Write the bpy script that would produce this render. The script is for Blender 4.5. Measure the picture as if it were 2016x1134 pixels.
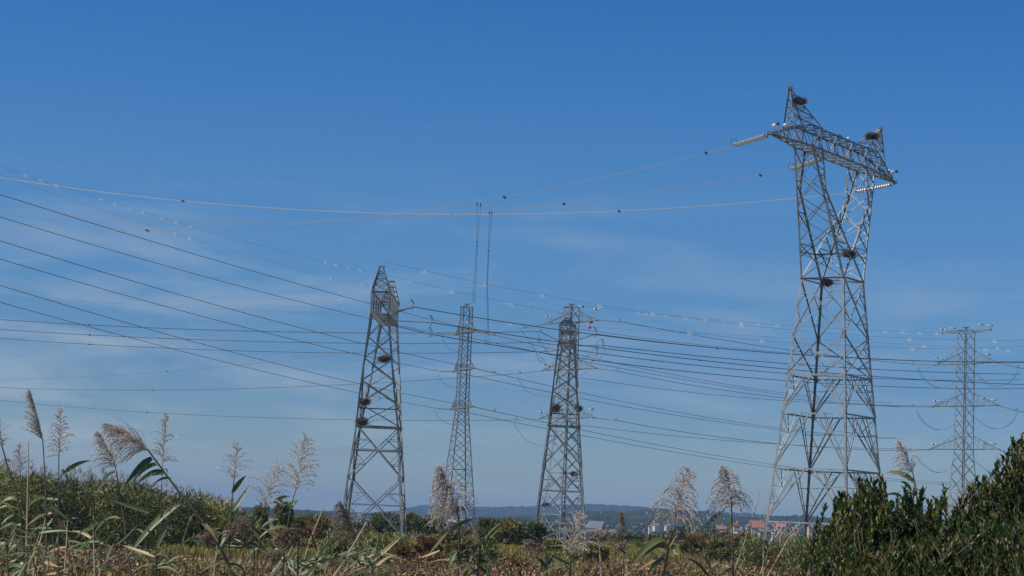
import bpy, math, random
import numpy as np
from mathutils import Vector, Matrix

for o in list(bpy.data.objects):
    bpy.data.objects.remove(o)
SC = bpy.context.scene
COL = SC.collection
R = math.radians

# ------------------------------------------------------------------ camera
F = 4000.0                      # focal length in pixels of the 2016 px wide frame
CAM_H, PITCH, ROLL = 3.0, R(6.49), R(2.6)
_f = Vector((0, math.cos(PITCH), math.sin(PITCH)))
_u0 = Vector((0, -math.sin(PITCH), math.cos(PITCH)))
_r = Vector((1, 0, 0)) * math.cos(ROLL) + _u0 * math.sin(ROLL)
_u = _u0 * math.cos(ROLL) - Vector((1, 0, 0)) * math.sin(ROLL)
CAM = Vector((0, 0, CAM_H))
cd = bpy.data.cameras.new('camera')
cam = bpy.data.objects.new('camera', cd)
COL.objects.link(cam)
cd.sensor_width = 36.0
cd.lens = F * 36.0 / 2016.0
cd.clip_start, cd.clip_end = 0.5, 40000.0
M = Matrix((_r, _u, -_f)).transposed().to_4x4()
M.translation = CAM
cam.matrix_world = M
SC.camera = cam

def at(px, py, Y):
    """the point at depth Y seen at a place of the 2016 x 1134 photograph"""
    d = _f * F + _r * (px - 1008) - _u * (py - 567)
    return CAM + d * (Y / d.y)

def proj(P):
    d = P - CAM
    z = d.dot(_f)
    return 1008 + F * d.dot(_r) / z, 567 - F * d.dot(_u) / z

def gz(Y):
    """height of the ground: the field is level, the land beyond dips to the town and rises to the hills"""
    def s(a, b): t = min(1, max(0, (Y - a) / (b - a))); return t * t * (3 - 2 * t)
    return -7.0 * s(330, 900) + 7.0 * s(2300, 3200)

def ground_at(px, Y):
    """the ground point at depth Y in that pixel column"""
    lo, hi = -3000.0, 6000.0
    for _ in range(40):
        m = (lo + hi) / 2
        if at(px, m, Y).z > gz(Y): lo = m
        else: hi = m
    p = at(px, lo, Y)
    return Vector((p.x, p.y, gz(Y)))

# ------------------------------------------------------------------ light
SUN_AZ, SUN_EL = R(-108), R(52)
W = bpy.data.worlds.new('World')
SC.world = W
W.use_nodes = True
nt = W.node_tree
N, L = nt.nodes, nt.links
sky = N.new('ShaderNodeTexSky')
sky.sky_type = 'NISHITA'
sky.sun_disc = False
sky.sun_elevation, sky.sun_rotation = SUN_EL, SUN_AZ
sky.altitude, sky.air_density, sky.dust_density, sky.ozone_density = 0, 1.0, 0.3, 3.0
tc = N.new('ShaderNodeTexCoord')
sep = N.new('ShaderNodeSeparateXYZ')
L.new(tc.outputs['Generated'], sep.inputs[0])
ramp = N.new('ShaderNodeValToRGB')
L.new(sep.outputs[2], ramp.inputs[0])
cr = ramp.color_ramp
SKYT = [(0.0, (0.349, 0.445, 0.616)), (0.035, (0.289, 0.399, 0.573)), (0.07, (0.221, 0.356, 0.568)), (0.113, (0.232, 0.401, 0.604)), (0.16, (0.221, 0.425, 0.641)), (0.215, (0.172, 0.411, 0.67)), (0.26, (0.137, 0.384, 0.65)), (0.34, (0.137, 0.384, 0.65)), (0.6, (0.95, 0.98, 1.0))]
while len(cr.elements) < len(SKYT): cr.elements.new(0.5)
for e, (p, c) in zip(cr.elements, SKYT):
    e.position, e.color = p, (*c, 1)
mul = N.new('ShaderNodeMix'); mul.data_type = 'RGBA'; mul.blend_type = 'MULTIPLY'
mul.inputs[0].default_value = 1
L.new(sky.outputs[0], mul.inputs[6]); L.new(ramp.outputs[0], mul.inputs[7])
# thin cirrus drawn out along the horizon
mp = N.new('ShaderNodeMapping')
mp.inputs['Rotation'].default_value = (0, R(8), 0)
mp.inputs['Scale'].default_value = (5, 5, 26)
L.new(tc.outputs['Generated'], mp.inputs[0])
no = N.new('ShaderNodeTexNoise')
no.inputs['Scale'].default_value = 1.6
no.inputs['Detail'].default_value = 6
no.inputs['Roughness'].default_value = .55
no.inputs['Distortion'].default_value = .5
L.new(mp.outputs[0], no.inputs[0])
cm = N.new('ShaderNodeMapRange')
cm.inputs[1].default_value, cm.inputs[2].default_value = .46, .74
cm.inputs[3].default_value, cm.inputs[4].default_value = 0, .78
L.new(no.outputs[0], cm.inputs[0])
band = N.new('ShaderNodeValToRGB')
L.new(sep.outputs[2], band.inputs[0])
bb = band.color_ramp
for _ in range(2): bb.elements.new(.5)
for e, (p, v) in zip(bb.elements, [(0.0, .3), (0.05, 1), (0.11, .8), (0.17, 0.0)]):
    e.position, e.color = p, (v, v, v, 1)
bm_ = N.new('ShaderNodeMath'); bm_.operation = 'MULTIPLY'
sw = N.new('ShaderNodeMapRange')          # the wisps thin out towards the east
sw.inputs[1].default_value, sw.inputs[2].default_value = -.20, .16
sw.inputs[3].default_value, sw.inputs[4].default_value = 1.0, .42
L.new(sep.outputs[0], sw.inputs[0])
bw_ = N.new('ShaderNodeMath'); bw_.operation = 'MULTIPLY'
L.new(sw.outputs[0], bw_.inputs[0]); L.new(band.outputs[0], bw_.inputs[1])
L.new(cm.outputs[0], bm_.inputs[0]); L.new(bw_.outputs[0], bm_.inputs[1])
cl = N.new('ShaderNodeMix'); cl.data_type = 'RGBA'
L.new(bm_.outputs[0], cl.inputs[0]); L.new(mul.outputs[2], cl.inputs[6])
cl.inputs[7].default_value = (2.8, 3.4, 4.0, 1)
bg = N['Background']
bg.inputs[1].default_value = 0.14
L.new(cl.outputs[2], bg.inputs[0])

sd = bpy.data.lights.new('sun', 'SUN')
sun = bpy.data.objects.new('sun', sd)
COL.objects.link(sun)
sd.energy, sd.angle, sd.color = 4.6, R(0.5), (1, .92, .78)
sv = Vector((math.sin(SUN_AZ) * math.cos(SUN_EL), math.cos(SUN_AZ) * math.cos(SUN_EL), math.sin(SUN_EL)))
sun.rotation_euler = sv.to_track_quat('Z', 'Y').to_euler()
SC.view_settings.view_transform = 'Standard'
SC.view_settings.look = 'None'
SC.view_settings.exposure = 0
SC.view_settings.gamma = 1
SC.render.engine = 'CYCLES'
SC.cycles.max_bounces = 6
SC.cycles.volume_bounces = 0
SC.cycles.use_denoising = False
SC.render.filter_size = 1.2

# ------------------------------------------------------------------ helpers
ORIG = {}                       # object -> world origin of its thing

def tag(o, label=None, cat=None, group=None, kind=None):
    if label: o['label'] = label
    if cat: o['category'] = cat
    if group: o['group'] = group
    if kind: o['kind'] = kind
    return o

def thing(name, label, cat, loc, group=None):
    o = bpy.data.objects.new(name, None)
    COL.objects.link(o)
    o.location = loc
    o.empty_display_size = .2
    ORIG[o.name] = Vector(loc)
    return tag(o, label, cat, group)

def link(name, me, mat, parent=None, origin=None):
    o = bpy.data.objects.new(name, me)
    COL.objects.link(o)
    if mat is not None: me.materials.append(mat)
    if parent is not None:
        o.parent = parent
        ORIG[o.name] = ORIG[parent.name]
    else:
        o.location = origin
        ORIG[o.name] = Vector(origin)
    return o

class MB:
    """collects shapes in world space; build() links them as ONE mesh object"""
    def __init__(s): s.v, s.f, s.t = [], [], []
    def face_tone(s, n, tone): s.t += [tone] * n
    def add(s, vs, fs, tone=.5):
        b = len(s.v)
        s.v += [tuple(p) for p in vs]
        s.f += [tuple(b + i for i in q) for q in fs]
        s.t += [tone] * len(fs)
    def box(s, c, sz, rz=0, tone=.5):
        c = Vector(c); ca, sa = math.cos(rz), math.sin(rz)
        vs = []
        for z in (-.5, .5):
            for x, y in ((-.5, -.5), (.5, -.5), (.5, .5), (-.5, .5)):
                a, b = x * sz[0], y * sz[1]
                vs.append(c + Vector((a * ca - b * sa, a * sa + b * ca, z * sz[2])))
        s.add(vs, [(3, 2, 1, 0), (4, 5, 6, 7), (0, 1, 5, 4), (1, 2, 6, 5), (2, 3, 7, 6), (3, 0, 4, 7)], tone)
    def angle(s, a, b, w, e1, e2, t=None):
        """an L-section steel bar from a to b, flanges along e1 and e2"""
        a, b = Vector(a), Vector(b)
        d = b - a
        if d.length < 1e-4: return
        d.normalize()
        e1 = Vector(e1) - d * d.dot(e1)
        if e1.length < 1e-3: e1 = d.orthogonal()
        e1.normalize()
        e2 = Vector(e2); e2 = e2 - d * d.dot(e2) - e1 * e1.dot(e2)
        if e2.length < 1e-3: e2 = d.cross(e1)
        e2.normalize()
        t = t or max(.014, w * .16)
        pr = [(0, 0), (w, 0), (w, t), (t, t), (t, w), (0, w)]
        vs = [a + e1 * x + e2 * y for x, y in pr] + [b + e1 * x + e2 * y for x, y in pr]
        fs = [(i, (i + 1) % 6, 6 + (i + 1) % 6, 6 + i) for i in range(6)] + [(5, 4, 3, 2, 1, 0), (6, 7, 8, 9, 10, 11)]
        s.add(vs, fs)
    def tube(s, pts, r, n=5, tone=.5, caps=True):
        """round bar through pts; r a number or one radius per point"""
        pts = [Vector(p) for p in pts]
        rr = r if isinstance(r, (list, tuple)) else [r] * len(pts)
        vs, fs = [], []
        for i, p in enumerate(pts):
            d = pts[min(i + 1, len(pts) - 1)] - pts[max(i - 1, 0)]
            if d.length < 1e-9: d = Vector((0, 0, 1))
            d.normalize()
            x = d.cross(Vector((.13, .97, .2)))
            if x.length < .1: x = d.cross(Vector((1, 0, 0)))
            x.normalize(); y = d.cross(x)
            for k in range(n):
                a = 2 * math.pi * k / n
                vs.append(p + (x * math.cos(a) + y * math.sin(a)) * rr[i])
        for i in range(len(pts) - 1):
            for k in range(n):
                fs.append((i * n + k, i * n + (k + 1) % n, (i + 1) * n + (k + 1) % n, (i + 1) * n + k))
        if caps:
            fs.append(tuple(range(n - 1, -1, -1)))
            fs.append(tuple((len(pts) - 1) * n + k for k in range(n)))
        s.add(vs, fs, tone)
    def ball(s, c, r, n=8, m=5, tone=.5, sq=(1, 1, 1)):
        c = Vector(c); vs = [c + Vector((0, 0, -r * sq[2]))]; fs = []
        for j in range(1, m):
            a = math.pi * j / m - math.pi / 2
            for k in range(n):
                b = 2 * math.pi * k / n
                vs.append(c + Vector((r * sq[0] * math.cos(a) * math.cos(b), r * sq[1] * math.cos(a) * math.sin(b), r * sq[2] * math.sin(a))))
        vs.append(c + Vector((0, 0, r * sq[2])))
        for k in range(n): fs.append((0, 1 + (k + 1) % n, 1 + k))
        for j in range(m - 2):
            for k in range(n):
                a, b = 1 + j * n + k, 1 + j * n + (k + 1) % n
                fs.append((a, b, b + n, a + n))
        q = len(vs) - 1
        for k in range(n): fs.append((q, 1 + (m - 2) * n + k, 1 + (m - 2) * n + (k + 1) % n))
        s.add(vs, fs, tone)
    def build(s, name, mat, parent=None, origin=None, smooth=False):
        o0 = ORIG[parent.name] if parent is not None else (Vector(origin) if origin is not None else Vector(s.v[0]))
        me = bpy.data.meshes.new(name)
        me.from_pydata([(p[0] - o0.x, p[1] - o0.y, p[2] - o0.z) for p in s.v], [], s.f)
        at_ = me.attributes.new('tone', 'FLOAT', 'FACE')
        at_.data.foreach_set('value', s.t)
        if smooth: me.polygons.foreach_set('use_smooth', [True] * len(me.polygons))
        me.update()
        return link(name, me, mat, parent, o0)

def leaf_mesh(name, base, direc, nrm, length, width, tone, mat, parent=None, origin=None, fold=.18):
    """numpy leaves: each a folded diamond (base, left, tip, right)"""
    n = len(base)
    d = direc / np.linalg.norm(direc, axis=1, keepdims=True)
    sd_ = np.cross(d, nrm); sd_ /= np.linalg.norm(sd_, axis=1, keepdims=True) + 1e-9
    nn = np.cross(sd_, d)
    ln, wd = np.asarray(length).reshape(-1, 1) * np.ones((n, 1)), np.asarray(width).reshape(-1, 1) * np.ones((n, 1))
    mid = base + d * ln * .45
    v = np.stack([base, mid + sd_ * wd * .5 + nn * wd * fold, base + d * ln - nn * ln * .08, mid - sd_ * wd * .5 + nn * wd * fold], 1).reshape(-1, 3)
    o0 = np.array(ORIG[parent.name] if parent is not None else origin)
    v = v - o0
    me = bpy.data.meshes.new(name)
    me.vertices.add(4 * n); me.vertices.foreach_set('co', v.astype(np.float32).ravel())
    idx = (np.arange(n)[:, None] * 4 + np.array([[0, 1, 2, 0, 2, 3]])).astype(np.int32).ravel()
    me.loops.add(6 * n); me.loops.foreach_set('vertex_index', idx)
    me.polygons.add(2 * n)
    me.polygons.foreach_set('loop_start', np.arange(2 * n, dtype=np.int32) * 3)
    a = me.attributes.new('tone', 'FLOAT', 'FACE')
    a.data.foreach_set('value', np.repeat(np.asarray(tone, dtype=np.float32), 2))
    me.update(calc_edges=True); me.validate()
    return link(name, me, mat, parent, Vector(o0))

def unit(v):
    return v / (np.linalg.norm(v, axis=-1, keepdims=True) + 1e-9)

# ------------------------------------------------------------------ materials
def new_mat(name):
    m = bpy.data.materials.new(name); m.use_nodes = True
    return m, m.node_tree, m.node_tree.nodes['Principled BSDF']

def mat_plain(name, col, rough=.6, metal=0., var=.25, scale=3., bump=0.):
    m, t, b = new_mat(name)
    n = t.nodes.new('ShaderNodeTexNoise'); n.inputs['Scale'].default_value = scale; n.inputs['Detail'].default_value = 5
    c = t.nodes.new('ShaderNodeTexCoord'); t.links.new(c.outputs['Object'], n.inputs[0])
    r = t.nodes.new('ShaderNodeValToRGB')
    r.color_ramp.elements[0].position, r.color_ramp.elements[1].position = .3, .7
    r.color_ramp.elements[0].color = (*[x * (1 - var) for x in col], 1)
    r.color_ramp.elements[1].color = (*[min(1, x * (1 + var)) for x in col], 1)
    t.links.new(n.outputs[0], r.inputs[0]); t.links.new(r.outputs[0], b.inputs['Base Color'])
    b.inputs['Roughness'].default_value = rough; b.inputs['Metallic'].default_value = metal
    if bump:
        q = t.nodes.new('ShaderNodeBump'); q.inputs['Strength'].default_value = bump
        t.links.new(n.outputs[0], q.inputs['Height']); t.links.new(q.outputs[0], b.inputs['Normal'])
    return m

def mat_leaf(name, cols, trans=.35, rough=.5):
    """leaf colour picked per leaf from its own 'tone'"""
    m, t, b = new_mat(name)
    a = t.nodes.new('ShaderNodeAttribute'); a.attribute_name = 'tone'
    r = t.nodes.new('ShaderNodeValToRGB')
    while len(r.color_ramp.elements) < len(cols): r.color_ramp.elements.new(.5)
    for i, (e, c) in enumerate(zip(r.color_ramp.elements, cols)):
        e.position, e.color = i / max(1, len(cols) - 1), (*c, 1)
    t.links.new(a.outputs['Fac'], r.inputs[0]); t.links.new(r.outputs[0], b.inputs['Base Color'])
    b.inputs['Roughness'].default_value = rough
    tr = t.nodes.new('ShaderNodeBsdfTranslucent'); t.links.new(r.outputs[0], tr.inputs[0])
    mx = t.nodes.new('ShaderNodeMixShader'); mx.inputs[0].default_value = trans
    t.links.new(b.outputs[0], mx.inputs[1]); t.links.new(tr.outputs[0], mx.inputs[2])
    t.links.new(mx.outputs[0], t.nodes['Material Output'].inputs[0])
    return m

STEEL = mat_plain('galvanised_steel', (.20, .225, .245), .6, .15, .4, .9)
STEEL_OLD = mat_plain('weathered_steel', (.185, .21, .225), .6, .15, .4, .9)
WIRE = mat_plain('dark_conductor', (.07, .08, .09), .6, .2, .1)
WIRE_LIGHT = mat_plain('bright_conductor', (.60, .58, .60), .35, .3, .1)
WIRE_PALE = mat_plain('pale_grey_conductor', (.34, .35, .37), .5, .2, .1)
WIRE_GREY = mat_plain('thin_ground_wire', (.22, .24, .27), .5, .3, .1)
GLASS = mat_plain('insulator_glass', (.56, .58, .57), .2, 0, .08)
PORC = mat_plain('dark_insulator', (.20, .21, .21), .3, 0, .2)
WHITEPL = mat_plain('white_plastic', (.66, .68, .70), .4, 0, .05)
REDPL = mat_plain('red_plastic', (.45, .05, .06), .5, 0, .2)
TWIG = mat_leaf('nest_twigs', [(.05, .035, .028), (.11, .075, .06), (.16, .11, .085)], 0, .9)
# ------------------------------------------------------------------ ground, hills, air
def mat_ground():
    m, t, b = new_mat('dry_field')
    c = t.nodes.new('ShaderNodeTexCoord')
    mp_ = t.nodes.new('ShaderNodeMapping'); mp_.inputs['Scale'].default_value = (.03, .012, 1)
    t.links.new(c.outputs['Object'], mp_.inputs[0])
    n = t.nodes.new('ShaderNodeTexNoise'); n.inputs['Scale'].default_value = 1.4; n.inputs['Detail'].default_value = 8
    t.links.new(mp_.outputs[0], n.inputs[0])
    r = t.nodes.new('ShaderNodeValToRGB')
    while len(r.color_ramp.elements) < 4: r.color_ramp.elements.new(.5)
    for e, (p, q) in zip(r.color_ramp.elements, [(.3, (.15, .105, .055)), (.45, (.20, .15, .06)), (.58, (.19, .17, .045)), (.75, (.12, .13, .04))]):
        e.position, e.color = p, (*q, 1)
    t.links.new(n.outputs[0], r.inputs[0])
    n2 = t.nodes.new('ShaderNodeTexNoise'); n2.inputs['Scale'].default_value = 2.5; n2.inputs['Detail'].default_value = 6
    t.links.new(c.outputs['Object'], n2.inputs[0])
    mm = t.nodes.new('ShaderNodeMapRange'); mm.inputs[3].default_value = .6; mm.inputs[4].default_value = 1.35
    t.links.new(n2.outputs[0], mm.inputs[0])
    mx = t.nodes.new('ShaderNodeMix'); mx.data_type = 'RGBA'; mx.blend_type = 'MULTIPLY'; mx.inputs[0].default_value = 1
    t.links.new(r.outputs[0], mx.inputs[6]); t.links.new(mm.outputs[0], mx.inputs[7])
    t.links.new(mx.outputs[2], b.inputs['Base Color']); b.inputs['Roughness'].default_value = .95
    bp = t.nodes.new('ShaderNodeBump'); bp.inputs['Strength'].default_value = .6; bp.inputs['Distance'].default_value = .3
    t.links.new(n2.outputs[0], bp.inputs['Height']); t.links.new(bp.outputs[0], b.inputs['Normal'])
    return m
me = bpy.data.meshes.new('ground')
_ys = [-60, 100, 200, 300] + [330 + 40 * k for k in range(16)] + [1000, 1500, 2000, 2300] + [2350 + 75 * k for k in range(12)] + [3300, 5000, 8500]
me.from_pydata([(x, y, gz(y)) for y in _ys for x in (-8500, 8500)], [], [(2 * k, 2 * k + 1, 2 * k + 3, 2 * k + 2) for k in range(len(_ys) - 1)])
me.polygons.foreach_set('use_smooth', [True] * len(me.polygons))
tag(link('ground', me, mat_ground(), None, (0, 0, 0)), kind='structure')

def mat_forest(name, c0, c1, sc):
    m, t, b = new_mat(name)
    c = t.nodes.new('ShaderNodeTexCoord')
    n = t.nodes.new('ShaderNodeTexNoise'); n.inputs['Scale'].default_value = sc; n.inputs['Detail'].default_value = 9; n.inputs['Roughness'].default_value = .7
    t.links.new(c.outputs['Object'], n.inputs[0])
    r = t.nodes.new('ShaderNodeValToRGB')
    r.color_ramp.elements[0].position, r.color_ramp.elements[1].position = .36, .64
    r.color_ramp.elements[0].color, r.color_ramp.elements[1].color = (*c0, 1), (*c1, 1)
    t.links.new(n.outputs[0], r.inputs[0]); t.links.new(r.outputs[0], b.inputs['Base Color'])
    b.inputs['Roughness'].default_value = 1
    b.inputs['Specular IOR Level'].default_value = 0
    return m
def hill(name, Y, depth, prof, mat, rough, seed, step=6):
    rng = np.random.default_rng(seed)
    xs = [p[0] for p in prof]; ys = [p[1] for p in prof]
    px = np.arange(xs[0], xs[-1] + 1, step)
    rows = np.linspace(-1, 1, 25)
    base = np.array([at(p, np.interp(p, xs, ys), Y) for p in px])
    z = np.maximum(base[:, 2], 1)
    vs, nx = [], len(px)
    bump = rng.normal(0, 1, (len(rows), nx))
    bump = (bump + np.roll(bump, 1, 1) + np.roll(bump, 1, 0)) / 1.7
    wav = np.array([[math.sin(i * .13 + j * .5) + math.sin(i * .037 - j * .33 + 2) for i in range(nx)] for j in range(len(rows))])
    for j, r in enumerate(rows):
        k = math.cos(r * math.pi / 2) ** 1.3 if abs(r) < 1 else 0
        for i in range(nx):
            side = 1 if abs(r) > .04 else 0
            h = z[i] * k * (1 + .10 * wav[j, i] * side * (1 - abs(r))) + bump[j, i] * rough * (1 if k > .02 else 0)
            vs.append((base[i, 0] * (1 + r * depth / Y), base[i, 1] + r * depth, (h if k > 0 else -8)))
    fs = [(j * nx + i, j * nx + i + 1, (j + 1) * nx + i + 1, (j + 1) * nx + i) for j in range(len(rows) - 1) for i in range(nx - 1)]
    me = bpy.data.meshes.new(name); me.from_pydata(vs, [], fs)
    me.polygons.foreach_set('use_smooth', [True] * len(me.polygons))
    return tag(link(name, me, mat, None, (0, 0, 0)), kind='structure')
FOR1 = mat_forest('distant_forest', (.010, .018, .008), (.040, .050, .022), .012)
FOR2 = mat_forest('wooded_slope', (.008, .016, .006), (.042, .055, .020), .02)
hill('far_hills', 6500, 1500, [(-700, 985), (0, 992), (500, 1006), (640, 1009), (720, 1011), (780, 1006), (800, 1002), (826, 998), (870, 998), (930, 999), (1000, 998), (1050, 998),
     (1110, 997), (1160, 995), (1200, 994), (1250, 996), (1300, 1001), (1350, 1004), (1420, 1008), (1500, 1014), (1580, 1020), (1700, 1028), (1900, 1040), (2600, 1076)], FOR1, 1.4, 3)
hill('near_hills', 3200, 700, [(-400, 1010), (500, 1016), (700, 1017), (880, 1021), (960, 1020), (1040, 1017), (1100, 1012), (1140, 1008), (1170, 1007), (1200, 1010), (1225, 1012), (1250, 1009), (1290, 1003.5), (1330, 1006),
     (1380, 1012), (1430, 1016), (1500, 1019), (1545, 1017), (1580, 1016), (1620, 1019), (1700, 1023), (1760, 1029), (1900, 1043), (2500, 1080)], FOR2, 1.3, 5, 4)

def haze():
    m = bpy.data.materials.new('hazy_air'); m.use_nodes = True
    t = m.node_tree; t.nodes.clear()
    o = t.nodes.new('ShaderNodeOutputMaterial'); v = t.nodes.new('ShaderNodeVolumePrincipled')
    v.inputs['Color'].default_value = (.34, .56, .92, 1); v.inputs['Density'].default_value = HAZE_D
    v.inputs['Anisotropy'].default_value = .1
    t.links.new(v.outputs[0], o.inputs['Volume'])
    b = MB(); b.box((0, 4220, 31.0), (17200, 8760, 80))
    tag(b.build('haze', m, None, (0, 0, 0)), kind='stuff')
HAZE_D = 1.15e-4
haze()

# ------------------------------------------------------------------ far woodland and the town
LEAF_FAR = mat_leaf('far_foliage', [(.026, .042, .018), (.058, .080, .030), (.10, .115, .045), (.16, .14, .07)], .2, .8)
SCRUB = mat_leaf('field_scrub', [(.055, .048, .020), (.12, .10, .040), (.19, .15, .065), (.27, .21, .10)], .2, .8)
rng = np.random.default_rng(11)
def wood_band(name, x0, x1, Y0, Y1, ytop, n, seed, leaf=1.0, lump=6.0, mat=None):
    """one far-off wood: clumps of foliage of uneven height between two depths"""
    g = np.random.default_rng(seed)
    B, D, Nn, T = [], [], [], []
    k = max(8, int(n / 260))
    for _ in range(k):
        px = g.uniform(x0, x1); Y = g.uniform(Y0, Y1)
        yt = np.interp(px, [p[0] for p in ytop], [p[1] for p in ytop])
        top = at(px, yt, Y0); c = ground_at(px, Y); H = max(1.2, (top.z - gz(Y0)) * (Y / Y0) ** .3 * g.uniform(.72, 1.06)); w = lump * g.uniform(.6, 1.3)
        m = int(n / k)
        p = unit(g.normal(size=(m, 3))) * (g.uniform(.55, 1.0, (m, 1)))
        p = p * np.array([w, w, H * .5]) + np.array([c.x, c.y, c.z + H * .5])
        B.append(p); D.append(unit(g.normal(size=(m, 3)) + [0, 0, .3])); Nn.append(unit(g.normal(size=(m, 3))))
        T.append(np.clip(g.normal(g.uniform(.25, .6), .18, m), 0, 1))
    B = np.concatenate(B); D = np.concatenate(D); Nn = np.concatenate(Nn); T = np.concatenate(T)
    o = leaf_mesh(name, B, D, Nn, g.uniform(.7, 1.5, len(B)) * leaf, g.uniform(.5, 1.0, len(B)) * leaf, T, mat or LEAF_FAR, None, (0, 0, 0))
    return tag(o, kind='stuff')
wood_band('distant_wood', 540, 2300, 1650, 2300, [(540, 1015), (700, 1016), (840, 1022), (1000, 1020), (1150, 1034), (1240, 1036), (1330, 1030), (1420, 1033), (1560, 1044), (1700, 1048), (2300, 1078)], 30000, 21, 2.6, 14)
wood_band('tree_belt', 1190, 1480, 620, 900, [(1190, 1050), (1230, 1044), (1270, 1043), (1300, 1048), (1330, 1034), (1370, 1028), (1400, 1032), (1430, 1048), (1480, 1056)], 26000, 22, 1.1, 5.5)
wood_band('field_hedge', 1130, 1460, 300, 480, [(1130, 1068), (1200, 1072), (1300, 1070), (1340, 1054), (1400, 1050), (1440, 1058), (1460, 1066)], 15000, 23, .6, 2.8, SCRUB)
wood_band('field_scrub', 560, 1180, 335, 430, [(560, 1042), (640, 1040), (700, 1048), (780, 1046), (860, 1044), (900, 1048), (960, 1046), (1060, 1052), (1180, 1068)], 20000, 25, .5, 2.4, SCRUB)
wood_band('low_wood', 560, 900, 700, 1200, [(560, 1022), (640, 1022), (720, 1024), (800, 1027), (900, 1030)], 9000, 24, 1.6, 8)

WALLW = mat_plain('white_render', (.52, .50, .47), .8, 0, .08, .4)
WALLC = mat_plain('cream_render', (.48, .37, .28), .8, 0, .08, .4)
WALLG = mat_plain('grey_render', (.34, .34, .35), .8, 0, .1, .4)
TILE = mat_plain('red_roof_tiles', (.26, .105, .075), .85, 0, .25, .8)
TILEP = mat_plain('faded_roof_tiles', (.30, .17, .13), .85, 0, .25, .8)
SHEET = mat_plain('grey_roof_sheet', (.13, .145, .17), .8, 0, .1, .3)
PANE = mat_plain('window_glass', (.035, .045, .06), .15, 0, .1)
def house(label, cat, px, yb, wpx, hpx, Y, wall, roof, pitch=.35, rz=0., nwin=3, floors=1, depth=None, name='house', group=None, flat=False, hip=False):
    """a house whose front is wpx wide and whose walls are hpx tall in the photo, standing at depth Y"""
    c = ground_at(px, Y)
    zb = max(gz(Y), at(px, yb, Y).z)
    s = Y / F
    w, h = wpx * s, hpx * s
    d = depth or w * .7
    t = thing(name, label, cat, c, group)
    rot = Matrix.Rotation(rz, 4, 'Z')
    def W3(x, y, z): return Vector((c.x, c.y, 0)) + rot @ Vector((x, y, z))
    b = MB()
    hh = zb + h
    b.add([W3(-w / 2, 0, c.z - .2), W3(w / 2, 0, c.z - .2), W3(w / 2, d, c.z - .2), W3(-w / 2, d, c.z - .2), W3(-w / 2, 0, hh), W3(w / 2, 0, hh), W3(w / 2, d, hh), W3(-w / 2, d, hh)],
          [(3, 2, 1, 0), (4, 5, 6, 7), (0, 1, 5, 4), (1, 2, 6, 5), (2, 3, 7, 6), (3, 0, 4, 7)])
    rise = d * pitch
    if not flat and not hip:      # gable ends
        b.add([W3(-w / 2, 0, hh), W3(-w / 2, d, hh), W3(-w / 2, d / 2, hh + rise)], [(0, 2, 1)])
        b.add([W3(w / 2, 0, hh), W3(w / 2, d, hh), W3(w / 2, d / 2, hh + rise)], [(0, 1, 2)])
    wl = b.build('wall', wall, t)
    e = .35
    r = MB()
    if flat:
        r.add([W3(x, y, z) for z in (hh, hh + .5) for x, y in ((-w / 2 - .1, -.1), (w / 2 + .1, -.1), (w / 2 + .1, d + .1), (-w / 2 - .1, d + .1))],
              [(3, 2, 1, 0), (4, 5, 6, 7), (0, 1, 5, 4), (1, 2, 6, 5), (2, 3, 7, 6), (3, 0, 4, 7)])
    else:
        k = d * .45 if hip else -e
        x0, x1 = -w / 2 - e, w / 2 + e
        tk = .25
        for zz in (0,):
            A = [W3(x0, -e, hh - e * pitch * 2 + tk), W3(x1, -e, hh - e * pitch * 2 + tk), W3(x1, d + e, hh - e * pitch * 2 + tk), W3(x0, d + e, hh - e * pitch * 2 + tk), W3(-w / 2 + k, d / 2, hh + rise + tk), W3(w / 2 - k, d / 2, hh + rise + tk)]
            B2 = [p - Vector((0, 0, tk)) for p in A]
            r.add(A + B2, [(0, 1, 5, 4), (2, 3, 4, 5), (1, 2, 5), (3, 0, 4), (6, 10, 11, 7), (8, 11, 10, 9), (7, 11, 8), (9, 10, 6), (0, 6, 7, 1), (1, 7, 8, 2), (2, 8, 9, 3), (3, 9, 6, 0)])
    rf = r.build('roof', roof, t)
    if not flat and Y < 1900:
        ch = MB(); p = W3(w * .22, d * .4, hh + rise * .9); ch.box(p + Vector((0, 0, .6)), (.9, .9, 1.6)); ch.build('chimney', wall, rf)
    for fl in range(floors):
        for i in range(nwin):
            q = MB()
            x = -w / 2 + w * (i + .5) / nwin
            z = zb + h * (fl + .5) / floors
            ww, wh = min(1.3, w / nwin * .45), h / floors * .42
            P = [W3(x - ww / 2, -.06, z - wh / 2), W3(x + ww / 2, -.06, z - wh / 2), W3(x + ww / 2, -.06, z + wh / 2), W3(x - ww / 2, -.06, z + wh / 2)]
            P += [p + rot.to_3x3() @ Vector((0, .12, 0)) for p in P]
            q.add(P, [(0, 1, 2, 3), (0, 4, 5, 1), (1, 5, 6, 2), (2, 6, 7, 3), (3, 7, 4, 0), (7, 6, 5, 4)])
            q.build('window', PANE, t)
    return t
H = house
G1 = 'houses of the town on the right'
H('orange tiled gable house beside the drooping umbrella-shaped reed plume', 'house', 1450, 1044, 15, 9, 1200, WALLC, TILE, .5, R(35), 2, 2, group=G1)
H('low red roofed bungalow left of the orange gable house', 'house', 1416, 1046, 22, 5, 1150, WALLC, TILE, .35, R(-8), 4, 1, group=G1)
H('pale cream corner house at the left end of the long red roofs', 'house', 1474, 1045, 9, 9, 1250, WALLC, TILEP, .4, R(20), 1, 2, group=G1)
H('long terrace with one red tiled roof behind the left tower leg', 'house', 1494, 1046, 30, 7, 1300, WALLC, TILE, .3, R(4), 8, 1, 14, group=G1)
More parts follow.
